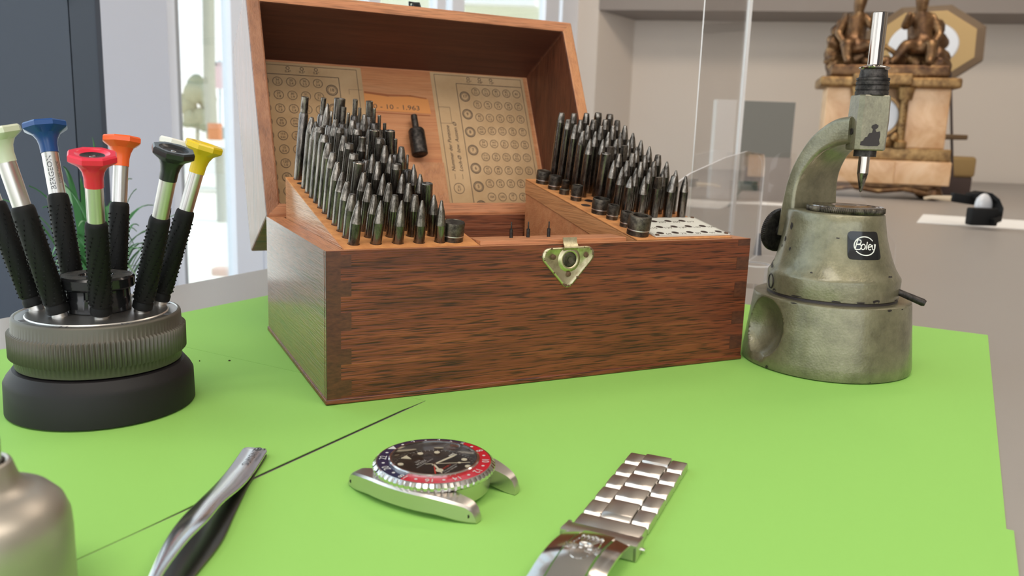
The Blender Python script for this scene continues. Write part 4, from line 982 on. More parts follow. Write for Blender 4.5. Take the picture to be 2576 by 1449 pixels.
# round indexing plate with a knurled rim
PL = Matrix.Translation((PX, -2.32, 0)); kn2 = lambda a, r, z: r+(.022*math.cos(a*130) if r > 1.93 else 0)
pp = MB().lathe([(1.8, 8.34), (1.90, 8.36), (1.955, 8.39), (1.955, 8.62), (1.90, 8.655)], 780, mx=PL, rad=kn2, caps=False).build('indexing_plate', 'stumpmetal', pr, angle=60)
MB().lathe([(1.9, 8.655), (1.86, 8.70), (.75, 8.70), (.72, 8.68), (0, 8.68)], 64, mx=PL, caps=False).build('plate_top', 'chrome', pp)
mb = MB()
for k in range(22): a = 2*PI*k/22; mb.disc(.03+.10*k/22, 8.708, 16, 0, PL, (1.38*math.cos(a), 1.38*math.sin(a)))
mb.ring(1.62, 1.65, mx=PL, z=8.708, seg=48); mb.build('plate_hole', 'chip', pp, smooth=False)
# badge
BA = SA+math.radians(31); 
def bodyp(a, z, off=0.):
    for (z0, rx0, c0, ry0), (z1, rx1, c1, ry1) in zip(bell, bell[1:]):
        if z0 <= z <= z1:
            f = (z-z0)/(z1-z0); rx = rx0+(rx1-rx0)*f; ry = ry0+(ry1-ry0)*f; cy = c0+(c1-c0)*f; break
    return Vector((PX+(rx+off)*math.cos(a), cy+(ry+off)*math.sin(a), z))
def on_body(pts, fs, a0, z0, off, mb, mi=0):
    out = []
    for x, y in pts: out.append(bodyp(a0+x/2.62, z0+y, off))
    mb.add(out, fs, mi)
BZ0 = 6.84
mb = MB(); grid = []; nx, ny = 14, 12; hw, hh = .88, .70
vs = []; fs = []
for j in range(ny+1):
    for i in range(nx+1):
        x = -hw+2*hw*i/nx; y = -hh+2*hh*j/ny; ex = max(0, abs(x)-(hw-.2)); ey = max(0, abs(y)-(hh-.2)); l = math.hypot(ex, ey)
        if l > .2: x = math.copysign(hw-.2+ex*.2/l, x); y = math.copysign(hh-.2+ey*.2/l, y)
        vs.append((x, y))
for j in range(ny):
    for i in range(nx): a = j*(nx+1)+i; fs.append((a, a+1, a+nx+2, a+nx+1))
on_body(vs, fs, BA, BZ0, .02, mb); bd = mb.build('maker_badge', 'gloss_black', pr)
mb = MB()
def arc_strip(rx, ry, a0, a1, w_, n=26):
    vs = []; fs = []
    for k in range(n+1):
        a = math.radians(a0+(a1-a0)*k/n); vs += [((rx-w_/2)*math.cos(a), (ry-w_/2)*math.sin(a)), ((rx+w_/2)*math.cos(a), (ry+w_/2)*math.sin(a))]
    for k in range(n): i = 2*k; fs.append((i, i+1, i+3, i+2))
    return vs, fs
for a0, a1 in ((32, 196), (212, 378)):
    v_, f_ = arc_strip(.56, .46, a0, a1 if a0 == 32 else 372, .052)
    on_body([(x, y-.02) for x, y in v_], f_, BA, BZ0, .032, mb)
def strokes(polys, w_):
    for P in polys:
        vs = []; fs = []; n = len(P)
        for i, p in enumerate(P):
            a = Vector(P[max(i-1, 0)]); b = Vector(P[min(i+1, n-1)]); d = (b-a).normalized(); q = Vector((-d.y, d.x))*w_/2; p = Vector(p); vs += [tuple(p-q), tuple(p+q)]
        for i in range(n-1): k = 2*i; fs.append((k, k+1, k+3, k+2))
        on_body(vs, fs, BA, BZ0, .034, mb)
def ell(cx, cy, rx, ry, a0, a1, sh=.22, n=16): return [(cx+rx*math.cos(math.radians(a0+(a1-a0)*k/n))+sh*ry*math.sin(math.radians(a0+(a1-a0)*k/n)), cy+ry*math.sin(math.radians(a0+(a1-a0)*k/n))) for k in range(n+1)]
SQ = .88
strokes([[(x*SQ, y*SQ-.02) for x, y in P_] for P_ in [[(-.60, -.20), (-.42, .34)], [(-.42, .34)]+ell(-.32, .22, .09, .115, 90, -80)+[(-.48, .08)], [(-.48, .08)]+ell(-.34, -.06, .10, .14, 85, -85)+[(-.60, -.20)],
         ell(-.12, -.05, .12, .15, 0, 360), [(.04, -.20), (.17, .24)], ell(.30, -.06, .12, .15, 0, 310), [(.17, -.07), (.42, -.03)],
         [(.49, .07), (.46, -.08)]+ell(.55, -.1, .09, .11, 180, 300), [(.72, .10), (.64, -.12), (.50, -.34)]]], .05)
mb.build('maker_lettering', 'white_ink', bd, smooth=False)
# paint chips on the body and base rims
rnd = random.Random(9)
mb = MB()
def chip(a, z, w_, h_, seed):
    r2 = random.Random(seed); n = 9; pts = []
    for k in range(n): q = 2*PI*k/n; f = r2.uniform(.6, 1.1); pts.append((w_*f*math.cos(q), h_*f*math.sin(q)))
    on_body(pts, [tuple(range(n))], a, z, .012, mb)
for a, z, w_, h_ in ((-58, 7.5, .13, .22), (-66, 6.75, .10, .16), (-70, 6.35, .08, .08), (-52, 6.3, .09, .11), (2, 7.15, .12, .04), (58, 5.28, .2, .05), (-20, 5.32, .08, .04), (-80, 5.25, .15, .1), (-74, 5.2, .2, .1), (-86, 5.4, .1, .15), (40, 4.05, .22, .12), (-58, 4.02, .15, .12), (-30, 4.0, .3, .05), (5, 4.0, .2, .05), (25, 4.0, .25, .05), (-88, 4.4, .12, .2), (70, 4.0, .2, .04)):
    chip(SA+math.radians(a), z, w_, h_, int(a*7+z*10))
for a, z, w_, h_ in ((-25, 3.74, .25, .05), (0, 3.72, .18, .06), (20, 3.75, .3, .04), (45, 3.72, .2, .08), (60, 3.7, .14, .05), (-40, .12, .12, .1), (-12, .1, .2, .08), (-5, .1, .1, .1), (30, .1, .3, .04), (-62, .15, .08, .06)):
    aa = SA+math.radians(a); r_ = 4.33 if z < 1 else 3.99; r2 = random.Random(int(a*3)); m_ = axis((PX+r_*math.cos(aa), PY+r_*math.sin(aa), z), (math.cos(aa), math.sin(aa), .1), (-math.sin(aa), math.cos(aa), 0))
    n = 8; mb.add([(w_*r2.uniform(.5, 1)*math.cos(2*PI*k/n), h_*r2.uniform(.5, 1)*math.sin(2*PI*k/n), .012) for k in range(n)], [tuple(range(n))], 0, m_)
mb.build('paint_chip', 'chip', pr, smooth=False)
# side screw, lever and rear clamping knob
a = SA-math.radians(66); p = Vector((PX+3.38*math.cos(a), PY+3.38*math.sin(a), 4.45)); MB().lathe([(.42, -.05), (.42, .03), (.36, .05), (.34, -.0), (0, -.02)], 24, mx=axis(p, (math.cos(a), math.sin(a), 0), (0, 0, 1))).build('side_screw', 'chip', pr)
a = SA+math.radians(78); p = Vector((PX+3.2*math.cos(a), PY+3.2*math.sin(a), 4.42)); q = Vector((33.3, -3.1, 3.62)); q = p+(Vector((math.cos(a), math.sin(a), -.32)).normalized())*1.55
MB().tube([p, q-(q-p)*.08, q], [.17, .20, .15], 16).build('lever', 'black_steel', pr)
kd = Vector((-.05, 1, .12)).normalized(); kp = Vector((26.35, .95, 6.9)); kn3 = lambda a, r, z: r+(.02*math.cos(a*70) if r > 1.15 else 0)
mb = MB(); mb.lathe([(.4, -.8), (.4, .3), (1.1, .32), (1.22, .36), (1.22, .62), (1.1, .70), (0, .72)], 420, mx=axis(kp, kd), rad=kn3, caps=False); mb.build('clamp_knob', 'black_steel', pr, angle=60)

# ------------------------------------------------------------------ wrist watch without its bracelet
WC = Vector((1.30, -9.62, 0)); wa = math.radians(124.5)
# local frame: x = 3 o'clock, y = 12 o'clock, z up; slight tilt towards the 6 o'clock side
WX = Matrix.Translation(WC) @ Matrix.Rotation(wa-PI/2, 4, 'Z') @ Matrix.Rotation(math.radians(0), 4, 'X')
wt = thing('wrist_watch', 'steel watch head with a red and blue bezel, lying without its bracelet', 'watch', WC)
K = 1.05
# middle case: lofted slices in y with lugs curving down; outline half width and top / bottom heights
def case_side(sgn):
    mb = MB(); rings = []
    for y in [i*2.52/24 for i in range(-24, 25)]:
        ay = abs(y); t_ = ay/2.52
        xo = 2.0-.62*t_**2.2                                   # outer flank
        xi = 0.0 if ay < 1.35 else 1.02*K                      # inner edge of lug
        zt = .78-.26*max(0, (ay-1.0)/1.52)**1.7; zb = .16 if ay < 1.2 else .16-.14*sstep((ay-1.2)/1.2)
        if t_ > .84: zt -= .34*(1-math.sqrt(max(0, 1-((t_-.84)/.16)**2)))
        ch_ = .07
        x_i = xi*sgn; x_o = xo*sgn
        rings.append([(x_i, y, zb), (x_o*.97, y, zb), (x_o, y, zb+.06), (x_o, y, zt-ch_), (x_o-ch_*sgn, y, zt), (x_i, y, zt)])
    if sgn < 0: rings = [r[::-1] for r in rings]
    mb.loft(rings, 0, WX); return mb
a_ = case_side(1)
b_ = case_side(-1)
a_.build('case_flank', 'stainless', wt, angle=28); b_.build('case_flank', 'stainless', wt, angle=28)
MB().lathe([(1.45, .0), (1.5, .03), (1.62, .14), (1.86, .2), (1.9, .74)], 72, mx=WX).build('case_middle', 'stainless', wt)
mb = MB()
for sx in (-1, 1):
    for sy in (-1, 1):
        mb.lathe([(.06, 0), (.0, -.01)], 14, mx=WX @ axis((sx*(2.0-.62*(2.3/2.52)**2.2+.004), sy*2.3, .26), (sx, 0, 0), (0, 0, 1)))
mb.build('lug_hole', 'chip', wt)
MB().lathe([(.20, 1.9), (.34, 1.95), (.34, 2.25), (.3, 2.3), (0, 2.3)], 40, mx=WX @ axis((0, 0, .45), (1, 0, 0), (0, 0, 1)), rad=lambda a, r, z: r+(.012*math.cos(a*18) if r > .3 else 0)).build('crown', 'stainless', wt)
RB = 2.03
bz = lambda a, r, z: r-(.055*(max(0, math.cos(a*60)))**1.0 if r > 1.94 else 0)
mb = MB(); mb.lathe([(1.80, .74), (1.93, .76), (RB, .84), (RB, .94), (1.92, 1.04), (1.88, 1.05)], 480, mx=WX, rad=bz, caps=False); bzl = mb.build('bezel_ring', 'polished', wt, angle=25)
def bezel_half(a0, a1, mt_, nm):
    mb = MB(); n = 60; vs = []; fs = []
    for k in range(n+1):
        a = a0+(a1-a0)*k/n
        for r, z in ((1.50, 1.065), (1.88, 1.045)): vs.append((r*math.cos(a), r*math.sin(a), z))
    for k in range(n): i = 2*k; fs.append((i, i+1, i+3, i+2))
    mb.add(vs, fs, 0, WX); return mb.build(nm, mt_, bzl)
# angles: 12 o'clock = +90 deg; blue covers 18h..6h through 24h (the 12 o'clock half)
bezel_half(0, PI, 'bezel_blue', 'blue_insert'); bezel_half(PI, 2*PI, 'bezel_red', 'red_insert')
mb = MB()
for h in range(24):
    a = PI/2-2*PI*h/24; r = 1.69
    c0 = (r*math.cos(a), r*math.sin(a), 1.068)
    if h == 0: mb.add([(1.56*math.cos(a), 1.56*math.sin(a), 1.07), (1.84*math.cos(a-.09), 1.84*math.sin(a-.09), 1.062), (1.84*math.cos(a+.09), 1.84*math.sin(a+.09), 1.062)], [(0, 1, 2)], 0, WX)
    elif h % 2 == 0: mb.text(str(h), .34, WX @ Matrix.Translation(c0) @ Matrix.Rotation(a-PI/2, 4, 'Z'), xs=.95)
    else: mb.disc(.052, 0, 16, 0, WX @ Matrix.Translation(c0))
mb.build('bezel_number', 'silver_ink', bzl, smooth=False)
# crystal ring, rehaut, dial, markers, hands, cyclops
mb = MB(); mb.lathe([(1.51, 1.05), (1.51, 1.13), (1.47, 1.16), (1.42, 1.16), (1.42, 1.10)], 72, mx=WX, caps=False); mb.lathe([(1.43, 1.10), (1.40, .82)], 72, mx=WX, caps=False); mb.build('inner_ring', 'polished', wt)
dl = MB().lathe([(1.42, .82), (0, .82)], 64, mx=WX, caps=False).build('dial', 'dial_black', wt, smooth=False)
mb = MB(); dz = .835
for h in range(12):
    a = PI/2-2*PI*h/12; m_ = WX @ Matrix.Translation((1.12*math.cos(a), 1.12*math.sin(a), dz)) @ Matrix.Rotation(a-PI/2, 4, 'Z')
    if h == 0: mb.prism([(0, -.18), (.15, .14), (-.15, .14)], 0, .025, 0, m_)
    elif h in (6, 9): mb.box((-.055, -.15, 0), (.055, .15, .025), 0, mx=m_)
    elif h != 3: mb.lathe([(.10, 0), (.10, .025), (0, .026)], 20, mx=m_)
mb.build('hour_marker', 'lume', dl)
mb = MB()
for k in range(60):
    a = 2*PI*k/60; mb.box((1.31, -.006, .823), (1.38, .006, .824), mx=WX @ Matrix.Rotation(a, 4, 'Z'))
f_ = lambda y: WX @ Matrix.Translation((0, y, .826))
mb.text('ROLEX', .17, f_(.52)); mb.text('OYSTER PERPETUAL DATE', .08, f_(.38)); mb.text('SUPERLATIVE CHRONOMETER', .085, f_(-.52)); mb.text('OFFICIALLY CERTIFIED', .085, f_(-.63))
for k in range(5): mb.add([(-.10+.05*k-.012, .64, .826), (-.10+.05*k+.012, .64, .826), (-.115+.0575*k, .76, .826)], [(0, 1, 2)], 0, WX)
mb.build('dial_print', 'silver_ink', dl, smooth=False)
mb = MB(); mb.text('GMT-MASTER II', .12, f_(-.38)); mb.build('red_print', 'redhand', dl, smooth=False)
mb = MB(); mb.add([(.98, -.10, .826), (1.26, -.10, .826), (1.26, .10, .826), (.98, .10, .826)], [(0, 1, 2, 3)], 0, WX); mb.text('24', .17, WX @ Matrix.Translation((1.12, 0, .828)), 1); mb.build('date_window', ['plate_white', 'ink'], dl, smooth=False)
def hand(name, ang, ln, w_, z, mt_, kind):
    a = PI/2-math.radians(ang); m_ = WX @ Matrix.Translation((0, 0, z)) @ Matrix.Rotation(a-PI/2, 4, 'Z'); mb = MB()
    if kind == 'merc': mb.box((-w_, -.1, 0), (w_, ln*.55, .015), mx=m_); mb.lathe([(.13, 0), (.13, .018), (0, .02)], 20, mx=m_ @ Matrix.Translation((0, ln*.62, 0))); mb.prism([(-w_, ln*.7), (w_, ln*.7), (0, ln)], 0, .015, mx=m_)
    elif kind == 'bar': mb.prism([(-w_*.6, -.1), (w_*.6, -.1), (w_, ln*.8), (0, ln), (-w_, ln*.8)], 0, .015, mx=m_)
    elif kind == 'gmt': mb.box((-.02, -.1, 0), (.02, ln*.8, .012), mx=m_); mb.prism([(-.11, ln*.76), (.11, ln*.76), (0, ln)], 0, .015, mx=m_)
    else: mb.box((-.012, -.3, 0), (.012, ln, .01), mx=m_); mb.lathe([(.055, 0), (.055, .012), (0, .014)], 16, mx=m_ @ Matrix.Translation((0, ln*.7, 0)))
    mb.build(name, mt_, dl, smooth=False)
hand('hour_hand', 215, .80, .035, .86, 'lume', 'merc'); hand('minute_hand', 98, 1.15, .05, .88, 'lume', 'bar'); hand('second_hand', 140, 1.2, 0, .90, 'lume', 'sec'); hand('gmt_hand', 232, 1.12, 0, .85, 'redhand', 'gmt')
MB().lathe([(.06, .82), (.06, .93), (0, .935)], 16, mx=WX).build('hand_arbor', 'polished', dl)
mb = MB(); mb.lathe([(1.42, 1.13), (0, 1.13)], 48, mx=WX, caps=False); mb.build('crystal', 'crystal', wt, smooth=False)
mb = MB(); rr = [[(x, y, z) for x, y in rrect(.56*k, .42*k, .12*k)] for z, k in ((1.131, 1), (1.18, .97), (1.215, .80), (1.225, .4))]; mb.loft(rr, 0, WX @ Matrix.Translation((1.06, 0, 0))); mb.build('date_lens', 'crystal', wt)

# ------------------------------------------------------------------ steel bracelet with folding clasp
d1 = Vector((-.767, -.642, 0)); BX = Vector((.642, -.767, 0))
p0 = Vector((9.72, -10.70, 0)); Wb = 2.1
br_ = thing('watch_bracelet', 'brushed steel watch bracelet with its folding clasp open, lying right of the watch', 'bracelet', p0)
BM = frame(p0+Vector((0, 0, 0)), tuple(d1), tuple(BX))       # local x: along towards the viewer, y: across, z up
def link(mb, x0, x1, y0, y1, z1, z0=.03, bev=.03):
    n = 10; prof = [(x0+.02, z0), (x1-.02, z0)]
    for k in range(n+1):
        f = k/n; x = x1-(x1-x0)*f; z = z1*(1-.07*(2*f-1)**2-.30*max(0, abs(2*f-1)-.82)/.18); prof.append((x, z))
    rings = [[(x, y, z) for x, z in (prof if 0 < i < 3 else [(x0+(x1-x0)*.5+(x-(x0+x1)/2)*.95, z0+(z-z0)*.95) for x, z in prof])] for i, y in enumerate((y0, y0+bev, y1-bev, y1))]
    mb.loft(rings, 0, BM)
LP = 1.12
for i in range(5):
    x = i*LP
    for y0, y1 in ((-Wb/2, -Wb/2+.56), (Wb/2-.56, Wb/2)):
        mb = MB(); link(mb, x, x+LP-.04, y0, y1, .33); mb.build('side_link', 'stainless', br_, angle=40)
    mb = MB(); link(mb, x-.28 if i else x-.02, x+LP-.32 if i < 4 else x+LP-.04, -Wb/2+.58, Wb/2-.58, .38); mb.build('centre_link', 'stainless', br_, angle=40)
x = 5*LP+.12
mb = MB(); link(mb, x-.10, x+.90, -Wb/2+.02, Wb/2-.02, .36); mb.build('clasp_link', 'stainless', br_, angle=40)
cl = MB(); prof = [(x+.86, .05), (x+.86, .40), (x+.95, .46), (x+1.50, .52), (x+1.60, .50), (x+1.60, .05), (x+1.52, .05), (x+1.52, .40), (x+.95, .38), (x+.94, .05)]
cl.loft([[(px_, y, z) for px_, z in prof] for y in (-Wb/2-.10, Wb/2+.10)], 0, BM)
for sy in (-1, 1): cl.box((x+.84, sy*(Wb/2+.05)-.06, .03), (x+1.6, sy*(Wb/2+.05)+.06, .46), bev=.02, mx=BM)
co = cl.build('clasp_cover', 'stainless', br_, angle=35)
cl = MB(); cl.tube([BM @ Vector((x+1.0, -Wb/2-.22, .14)), BM @ Vector((x+1.0, Wb/2+.2, .14))], .05, 10); cl.build('clasp_pin', 'polished', br_)
# polished folding blade, arching up and out of the picture
def blade(y0, y1, z_off, th, name, slot=None):
    mb = MB(); rings = []
    for k in range(25):
        f = k/24; xx = x+1.35+f*3.3; z = .40+.42*math.sin(min(1, f*1.1)*PI*.62)-.25*f*f+z_off; cr_ = .10
        ring_ = []
        for q in range(7):
            yy = y0+(y1-y0)*q/6; zz = z+cr_*(1-(2*yy/Wb)**2); ring_.append((xx, yy, zz))
        ring_ += [(a, b, c-th) for a, b, c in ring_[::-1]]; rings.append(ring_)
    mb.loft(rings, 0, BM); return mb.build(name, 'polished', br_, angle=50)
blade(-.95, -.52, 0, .07, 'blade_rail'); blade(.52, .95, 0, .07, 'blade_rail'); bb = blade(-.47, .47, .02, .06, 'clasp_blade')
mb = MB(); rnd = random.Random(4)
def bl_pt(fx, y): f = (fx-x-1.35)/3.3; z = .40+.42*math.sin(min(1, f*1.1)*PI*.62)-.25*f*f+.02; return (fx, y, z+.10*(1-(2*y/Wb)**2))
fx0 = x+2.35
for k in range(5):   # embossed crown and script on the blade
    y = -.20+.10*k; a = bl_pt(fx0+.25, y*.7); b = bl_pt(fx0-.28, y*1.35); mb.tube([BM @ Vector(a), BM @ Vector(b)], .035, 8); mb.tube([BM @ Vector(b), BM @ (Vector(b)+Vector((-.05, 0, .0)))], .06, 8)
mb.tube([BM @ Vector(bl_pt(fx0+.32, .17*math.cos(q*PI/6))) + BM.to_3x3() @ Vector((.09*math.sin(q*PI/6), 0, .005)) for q in range(13)], .035, 8)
mb.text('ROLEX', .34, BM @ Matrix.Translation(bl_pt(fx0+.62, 0)) @ Matrix.Rotation(-PI/2, 4, 'Z') @ Matrix.Rotation(-.1, 4, 'X'), depth=.02)
for k in range(16): q = 2*PI*k/16; mb.tube([BM @ Vector(bl_pt(fx0+.35+.85*math.cos(q), .36*math.sin(q))), BM @ Vector(bl_pt(fx0+.35+.85*math.cos(q+.3), .36*math.sin(q+.3)))], .018, 6)
mb.build('embossed_crown', 'polished', bb, angle=50)

# ------------------------------------------------------------------ tweezers
tz = thing('tweezers', 'steel tweezers lying on the green paper with an engraved rounded end', 'tweezers', (-3.7, -4.5, 0))
def strip(name, C, th, mt_, round_end=True):
    """C: (left point, right point, z) stations"""
    mb = MB(); out = []
    st_ = []
    for (lx, ly), (rx, ry), z in C: st_.append((lx, ly, rx, ry, z))
    st_ = smooth_path([tuple(s_) for s_ in st_], 6)
    if round_end:
        a = st_[0]; b = st_[1]; L0 = Vector(a[:2]); R0_ = Vector(a[2:4]); mid = (L0+R0_)/2; hw = (R0_-L0)/2; fw = (mid-(Vector(b[:2])+Vector(b[2:4]))/2).normalized()
        pre = []
        for k in (1., .96, .85, .62, .3): 
            s_ = k; c_ = math.sqrt(max(0, 1-s_*s_)); q = mid+fw*(s_*.22); pre.append(((q-hw*(.62+.38*c_)).x, (q-hw*(.62+.38*c_)).y, (q+hw*(.62+.38*c_)).x, (q+hw*(.62+.38*c_)).y, a[4]))
        st_ = pre+st_
    rings = []
    for lx, ly, rx, ry, z in st_:
        l = Vector((lx, ly, z)); r = Vector((rx, ry, z)); u = (r-l).normalized()*.03
        rings.append([l+Vector((0, 0, -th)), r+Vector((0, 0, -th)), r+Vector((0, 0, -.02)), r-u, l+u, l+Vector((0, 0, -.02))])
    mb.loft(rings); return mb.build(name, mt_, tz, angle=40)
strip('lower_arm', [((-4.10, -4.45), (-3.36, -4.95), .12), ((-4.75, -6.0), (-4.0, -6.5), .10), ((-5.1, -7.1), (-4.35, -7.35), .11), ((-5.95, -8.9), (-5.0, -9.2), .12), ((-6.65, -10.6), (-5.6, -10.9), .12), ((-7.3, -12.3), (-6.45, -12.5), .12), ((-7.9, -14.5), (-7.5, -14.6), .2), ((-8.3, -16.5), (-8.2, -16.55), .35)], .09, 'darksteel')
strip('upper_arm', [((-4.12, -4.40), (-3.34, -4.92), .25), ((-4.75, -6.0), (-3.98, -6.52), .30), ((-5.35, -7.6), (-4.62, -8.1), .50), ((-6.03, -9.38), (-5.40, -9.75), .80), ((-6.66, -10.85), (-5.95, -11.1), .97), ((-7.12, -12.1), (-6.60, -12.25), 1.0), ((-7.56, -13.62), (-7.31, -13.73), .93), ((-8.0, -15.2), (-7.9, -15.25), .75), ((-8.3, -16.5), (-8.24, -16.55), .5)], .07, 'brushed')
mb = MB(); tdir = Vector((.43, .90, 0)).normalized(); tm = lambda x, y, z: frame((x, y, z), (tdir.x, tdir.y, -.0), (-tdir.y, tdir.x, 0))
mb.text('DUMONT', .33, tm(-3.95, -5.38, .30), xs=.95); c0 = tm(-3.60, -4.62, .262)
mb.ring(.09, .14, mx=c0); mb.box((-.1, -.03, 0), (.1, .03, .003), mx=c0); mb.box((-.02, -.1, 0), (.02, .02, .003), mx=c0)
mb.box((-.05, -.26, 0), (.05, -.22, .003), mx=c0); mb.box((-.02, -.3, 0), (.02, -.2, .003), mx=c0)
mb.text('SWISS MADE', .11, tm(-3.72, -5.45, .290)); mb.build('maker_engraving', 'etch', tz, smooth=False)

# ------------------------------------------------------------------ turned metal tool in the lower left corner (close to the camera)
LX, LY = fp(-55, 1340, 18).x, fp(-55, 1340, 18).y
lp = thing('oil_cup', 'blurred turned grey metal pot with a flared shoulder in the lower left corner', 'pot', (LX, LY, 0))
LM = Matrix.Translation((LX, LY, 0)); M['satin_grey'] = mat('satin_grey_metal', (.50, .455, .40), .42, .85)
MB().lathe([(0, 0), (1.95, 0), (2.02, .08), (2.02, 1.7), (1.99, 2.15), (1.86, 2.5), (1.6, 2.78), (1.3, 2.93), (1.08, 3.03), (.95, 3.2), (.88, 3.42), (.82, 3.62), (.80, 3.66)], 72, mx=LM, caps=False).build('pot_body', 'satin_grey', lp)
MB().lathe([(.80, 3.66), (.74, 3.70), (.68, 3.66), (.66, 3.55)], 48, mx=LM, caps=False).build('collar', 'satin_grey', lp)
MB().lathe([(.60, 3.4), (.60, 4.2), (.56, 4.38), (.48, 4.5), (.3, 4.56), (0, 4.58)], 40, mx=LM).build('pot_stem', 'satin', lp)

# ------------------------------------------------------------------ acrylic screens
def acr(name, pts, bx, thk, label, edge_r=.18, close=True, base=None):
    """upright acrylic sheet: outline pts (s, z) in the plane through plan point bx = (origin, direction)"""
    o_, d = bx; t = thing(name, label, 'screen', (o_.x, o_.y, 0)); n = Vector((-d.y, d.x, 0))*thk/2; D3 = Vector((d.x, d.y, 0)); O3 = Vector((o_.x, o_.y, 0))
    a = [O3+D3*s_+Vector((0, 0, z))-n for s_, z in pts]; b = [p+2*n for p in a]; k = len(pts)
    mb = MB(); mb.add(a, [tuple(range(k))]); mb.add(b, [tuple(range(k))[::-1]]); mb.build('clear_sheet', 'acrylic', t, smooth=False)
    mb = MB(); mb.loft([[p] for p in []] or [a, b], caps=False); mb.build('polished_edge', 'acrylic_edge', t, smooth=False); return t
K_ = Vector((54.9, 33.4)); dl_ = Vector((-.783, -.622)); dr_ = Vector((.725, -.689))
scr = acr('acrylic_screen', [(8.8, -.05), (27.3, -.05), (27.3, 75), (8.8, 75)], (K_+Vector((-.9, 1.1)), dl_), .09, 'tall clear acrylic screen with bright cut edges standing behind the wooden case')
q = K_+Vector((-.9, 1.1))+dl_*8.8
mb = MB(); mb.box((q.x-.17, q.y-.17, -.05), (q.x+.17, q.y+.17, 75)); mb.build('edge_strip', 'acrylic_edge', scr, smooth=False)
cor = [(0.6+1.9*(1-math.cos(q)), 8.9+1.9*math.sin(q)) for q in [i*PI/16 for i in range(9)]]
acr('acrylic_guard', [(.6, -.05)]+cor+[(12, 11.1), (22, 10.6), (34, 9.6), (38, 9.0), (38, -.05)], (K_, dl_), .16, 'low clear acrylic guard with a rounded corner, left one of the joined pair')
cor = [(0.5+1.5*(1-math.cos(q)), 9.4+1.7*math.sin(q)) for q in [i*PI/16 for i in range(9)]]
acr('acrylic_guard', [(.5, -.05)]+cor+[(3.5, 10.9), (5.5, 10.1), (8.2, 8.4), (10.0, 6.6), (12.2, 4.2), (13.6, 2.0), (13.7, -.05)], (K_, dr_), .16, 'low clear acrylic guard sloping down behind the staking press, right one of the pair')
mb = MB(); mb.tube([(K_.x, K_.y, -.05), (K_.x, K_.y, 2.3)], [.45, .2], 10); tag(mb.build('joining_post', 'etch', org=(K_.x, K_.y, 0)), 'small dark foot where the two low acrylic guards meet', 'post')
cu = thing('plastic_cup', 'small clear plastic cup on the desk between the case and the press', 'cup', (40.2, 18.0, 0))
MB().lathe([(0, .05), (1.25, .05), (1.35, 1.9)], 36, mx=Matrix.Translation((40.2, 18.0, -.05)), caps=False).build('cup_wall', 'acrylic', cu)
MB().lathe([(1.25, 1.85), (1.42, 1.85), (1.42, 1.95), (1.3, 1.95)], 36, mx=Matrix.Translation((40.2, 18.0, -.05)), caps=False).build('cup_rim', 'acrylic_edge', cu)

# ------------------------------------------------------------------ things on the far part of the desk
F2 = Vector((.4437, .8962, 0)); R2 = Vector((.8962, -.4437, 0))
# grey panel built to stand for a reflection in the acrylic; white folder beside
t = thing('reflection_panel', 'dark grey upright panel standing in for a reflection in the acrylic screen', 'board', (118, 101, 0))
mb = MB(); a = Vector((113.1, 103.1)); b = Vector((122.7, 98.4)); slab(mb, a, b, -.05, 20.8, .5); mb.build('reflection_face', 'reflection_grey', t, smooth=False)
mb = MB(); slab(mb, a+Vector((.3, -.25)), b+Vector((.0, -.25)), -.05, 9.2, .2); mb.build('reflection_band', 'beam', t, smooth=False)
mb = MB(); slab(mb, a+Vector((2, 1)), b+Vector((-2, 1)), -.05, 1.2, 4); mb.build('reflection_foot', 'reflection_grey', t, smooth=False)
mb = MB(); slab(mb, Vector((107.84, 105.7)), Vector((111.6, 103.85)), -.05, 20.9, 3.0); tag(mb.build('white_folder', 'white_board', org=(109.5, 105, 0), smooth=False), 'narrow white folder standing left of the dark grey reflection panel', 'folder')
mb = MB(); mb.prism([(104, 96), (113, 87.5), (121, 88), (114, 97.5)], -.05, .02); tag(mb.build('note_paper', 'white_paper', org=(113, 92, 0), smooth=False), 'white sheet of paper on the desk in front of the dark grey reflection panel', 'paper')
t = thing('clamp', 'dark green plastic clamp standing on the white paper by the grey reflection panel', 'clamp', (110, 93.5, 0))
mb = MB(); c0 = fp(1880, 468, 152); mb.box((-1.6, -.8, -.85), (1.8, .8, .9), bev=.25, mx=frame(c0, R2, F2)); mb.build('clamp_body', 'dkgreen', t)
mb = MB(); mb.tube([c0+R2*-.8+Vector((0, 0, -.6)), c0+R2*-2+Vector((0, 0, -1.8)), Vector((c0.x-3.2, c0.y+1, .25))], .22, 8); mb.build('clamp_arm', 'dkgreen', t)
# white paper and the headband magnifier
mb = MB(); mb.prism([(128.6, 69.5), (112, 58), (124, 44), (141, 55)], -.05, .03); tag(mb.build('note_paper', 'white_paper', org=(126, 56, 0), smooth=False), 'white sheet of paper under the headband magnifier, right side', 'paper')
t = thing('head_magnifier', 'headband magnifier with a black strap and clear lens lying on white paper', 'magnifier', (120.5, 53.5, 0))
def at(px, py, D): return fp(px, py, D)
mb = MB(); mb.box((-1.9, -.6, -.75), (1.9, .6, .75), bev=.2, mx=frame(at(2422, 500, 133), (R2+Vector((0, 0, -.12))), F2)); mb.build('hinge_block', 'rubber', t)
mb = MB(); mb.tube([at(2396, 500, 133), at(2345, 496, 136), at(2325, 499, 137)], [.5, .3, .25], 10); mb.build('side_arm', 'beige_arm', t)
mb = MB(); st2 = []
cpt = [(2440, 492, 133), (2462, 486, 132.5), (2484, 490, 131), (2502, 505, 130), (2512, 528, 128), (2508, 549, 127), (2490, 556, 126)]
rings = []
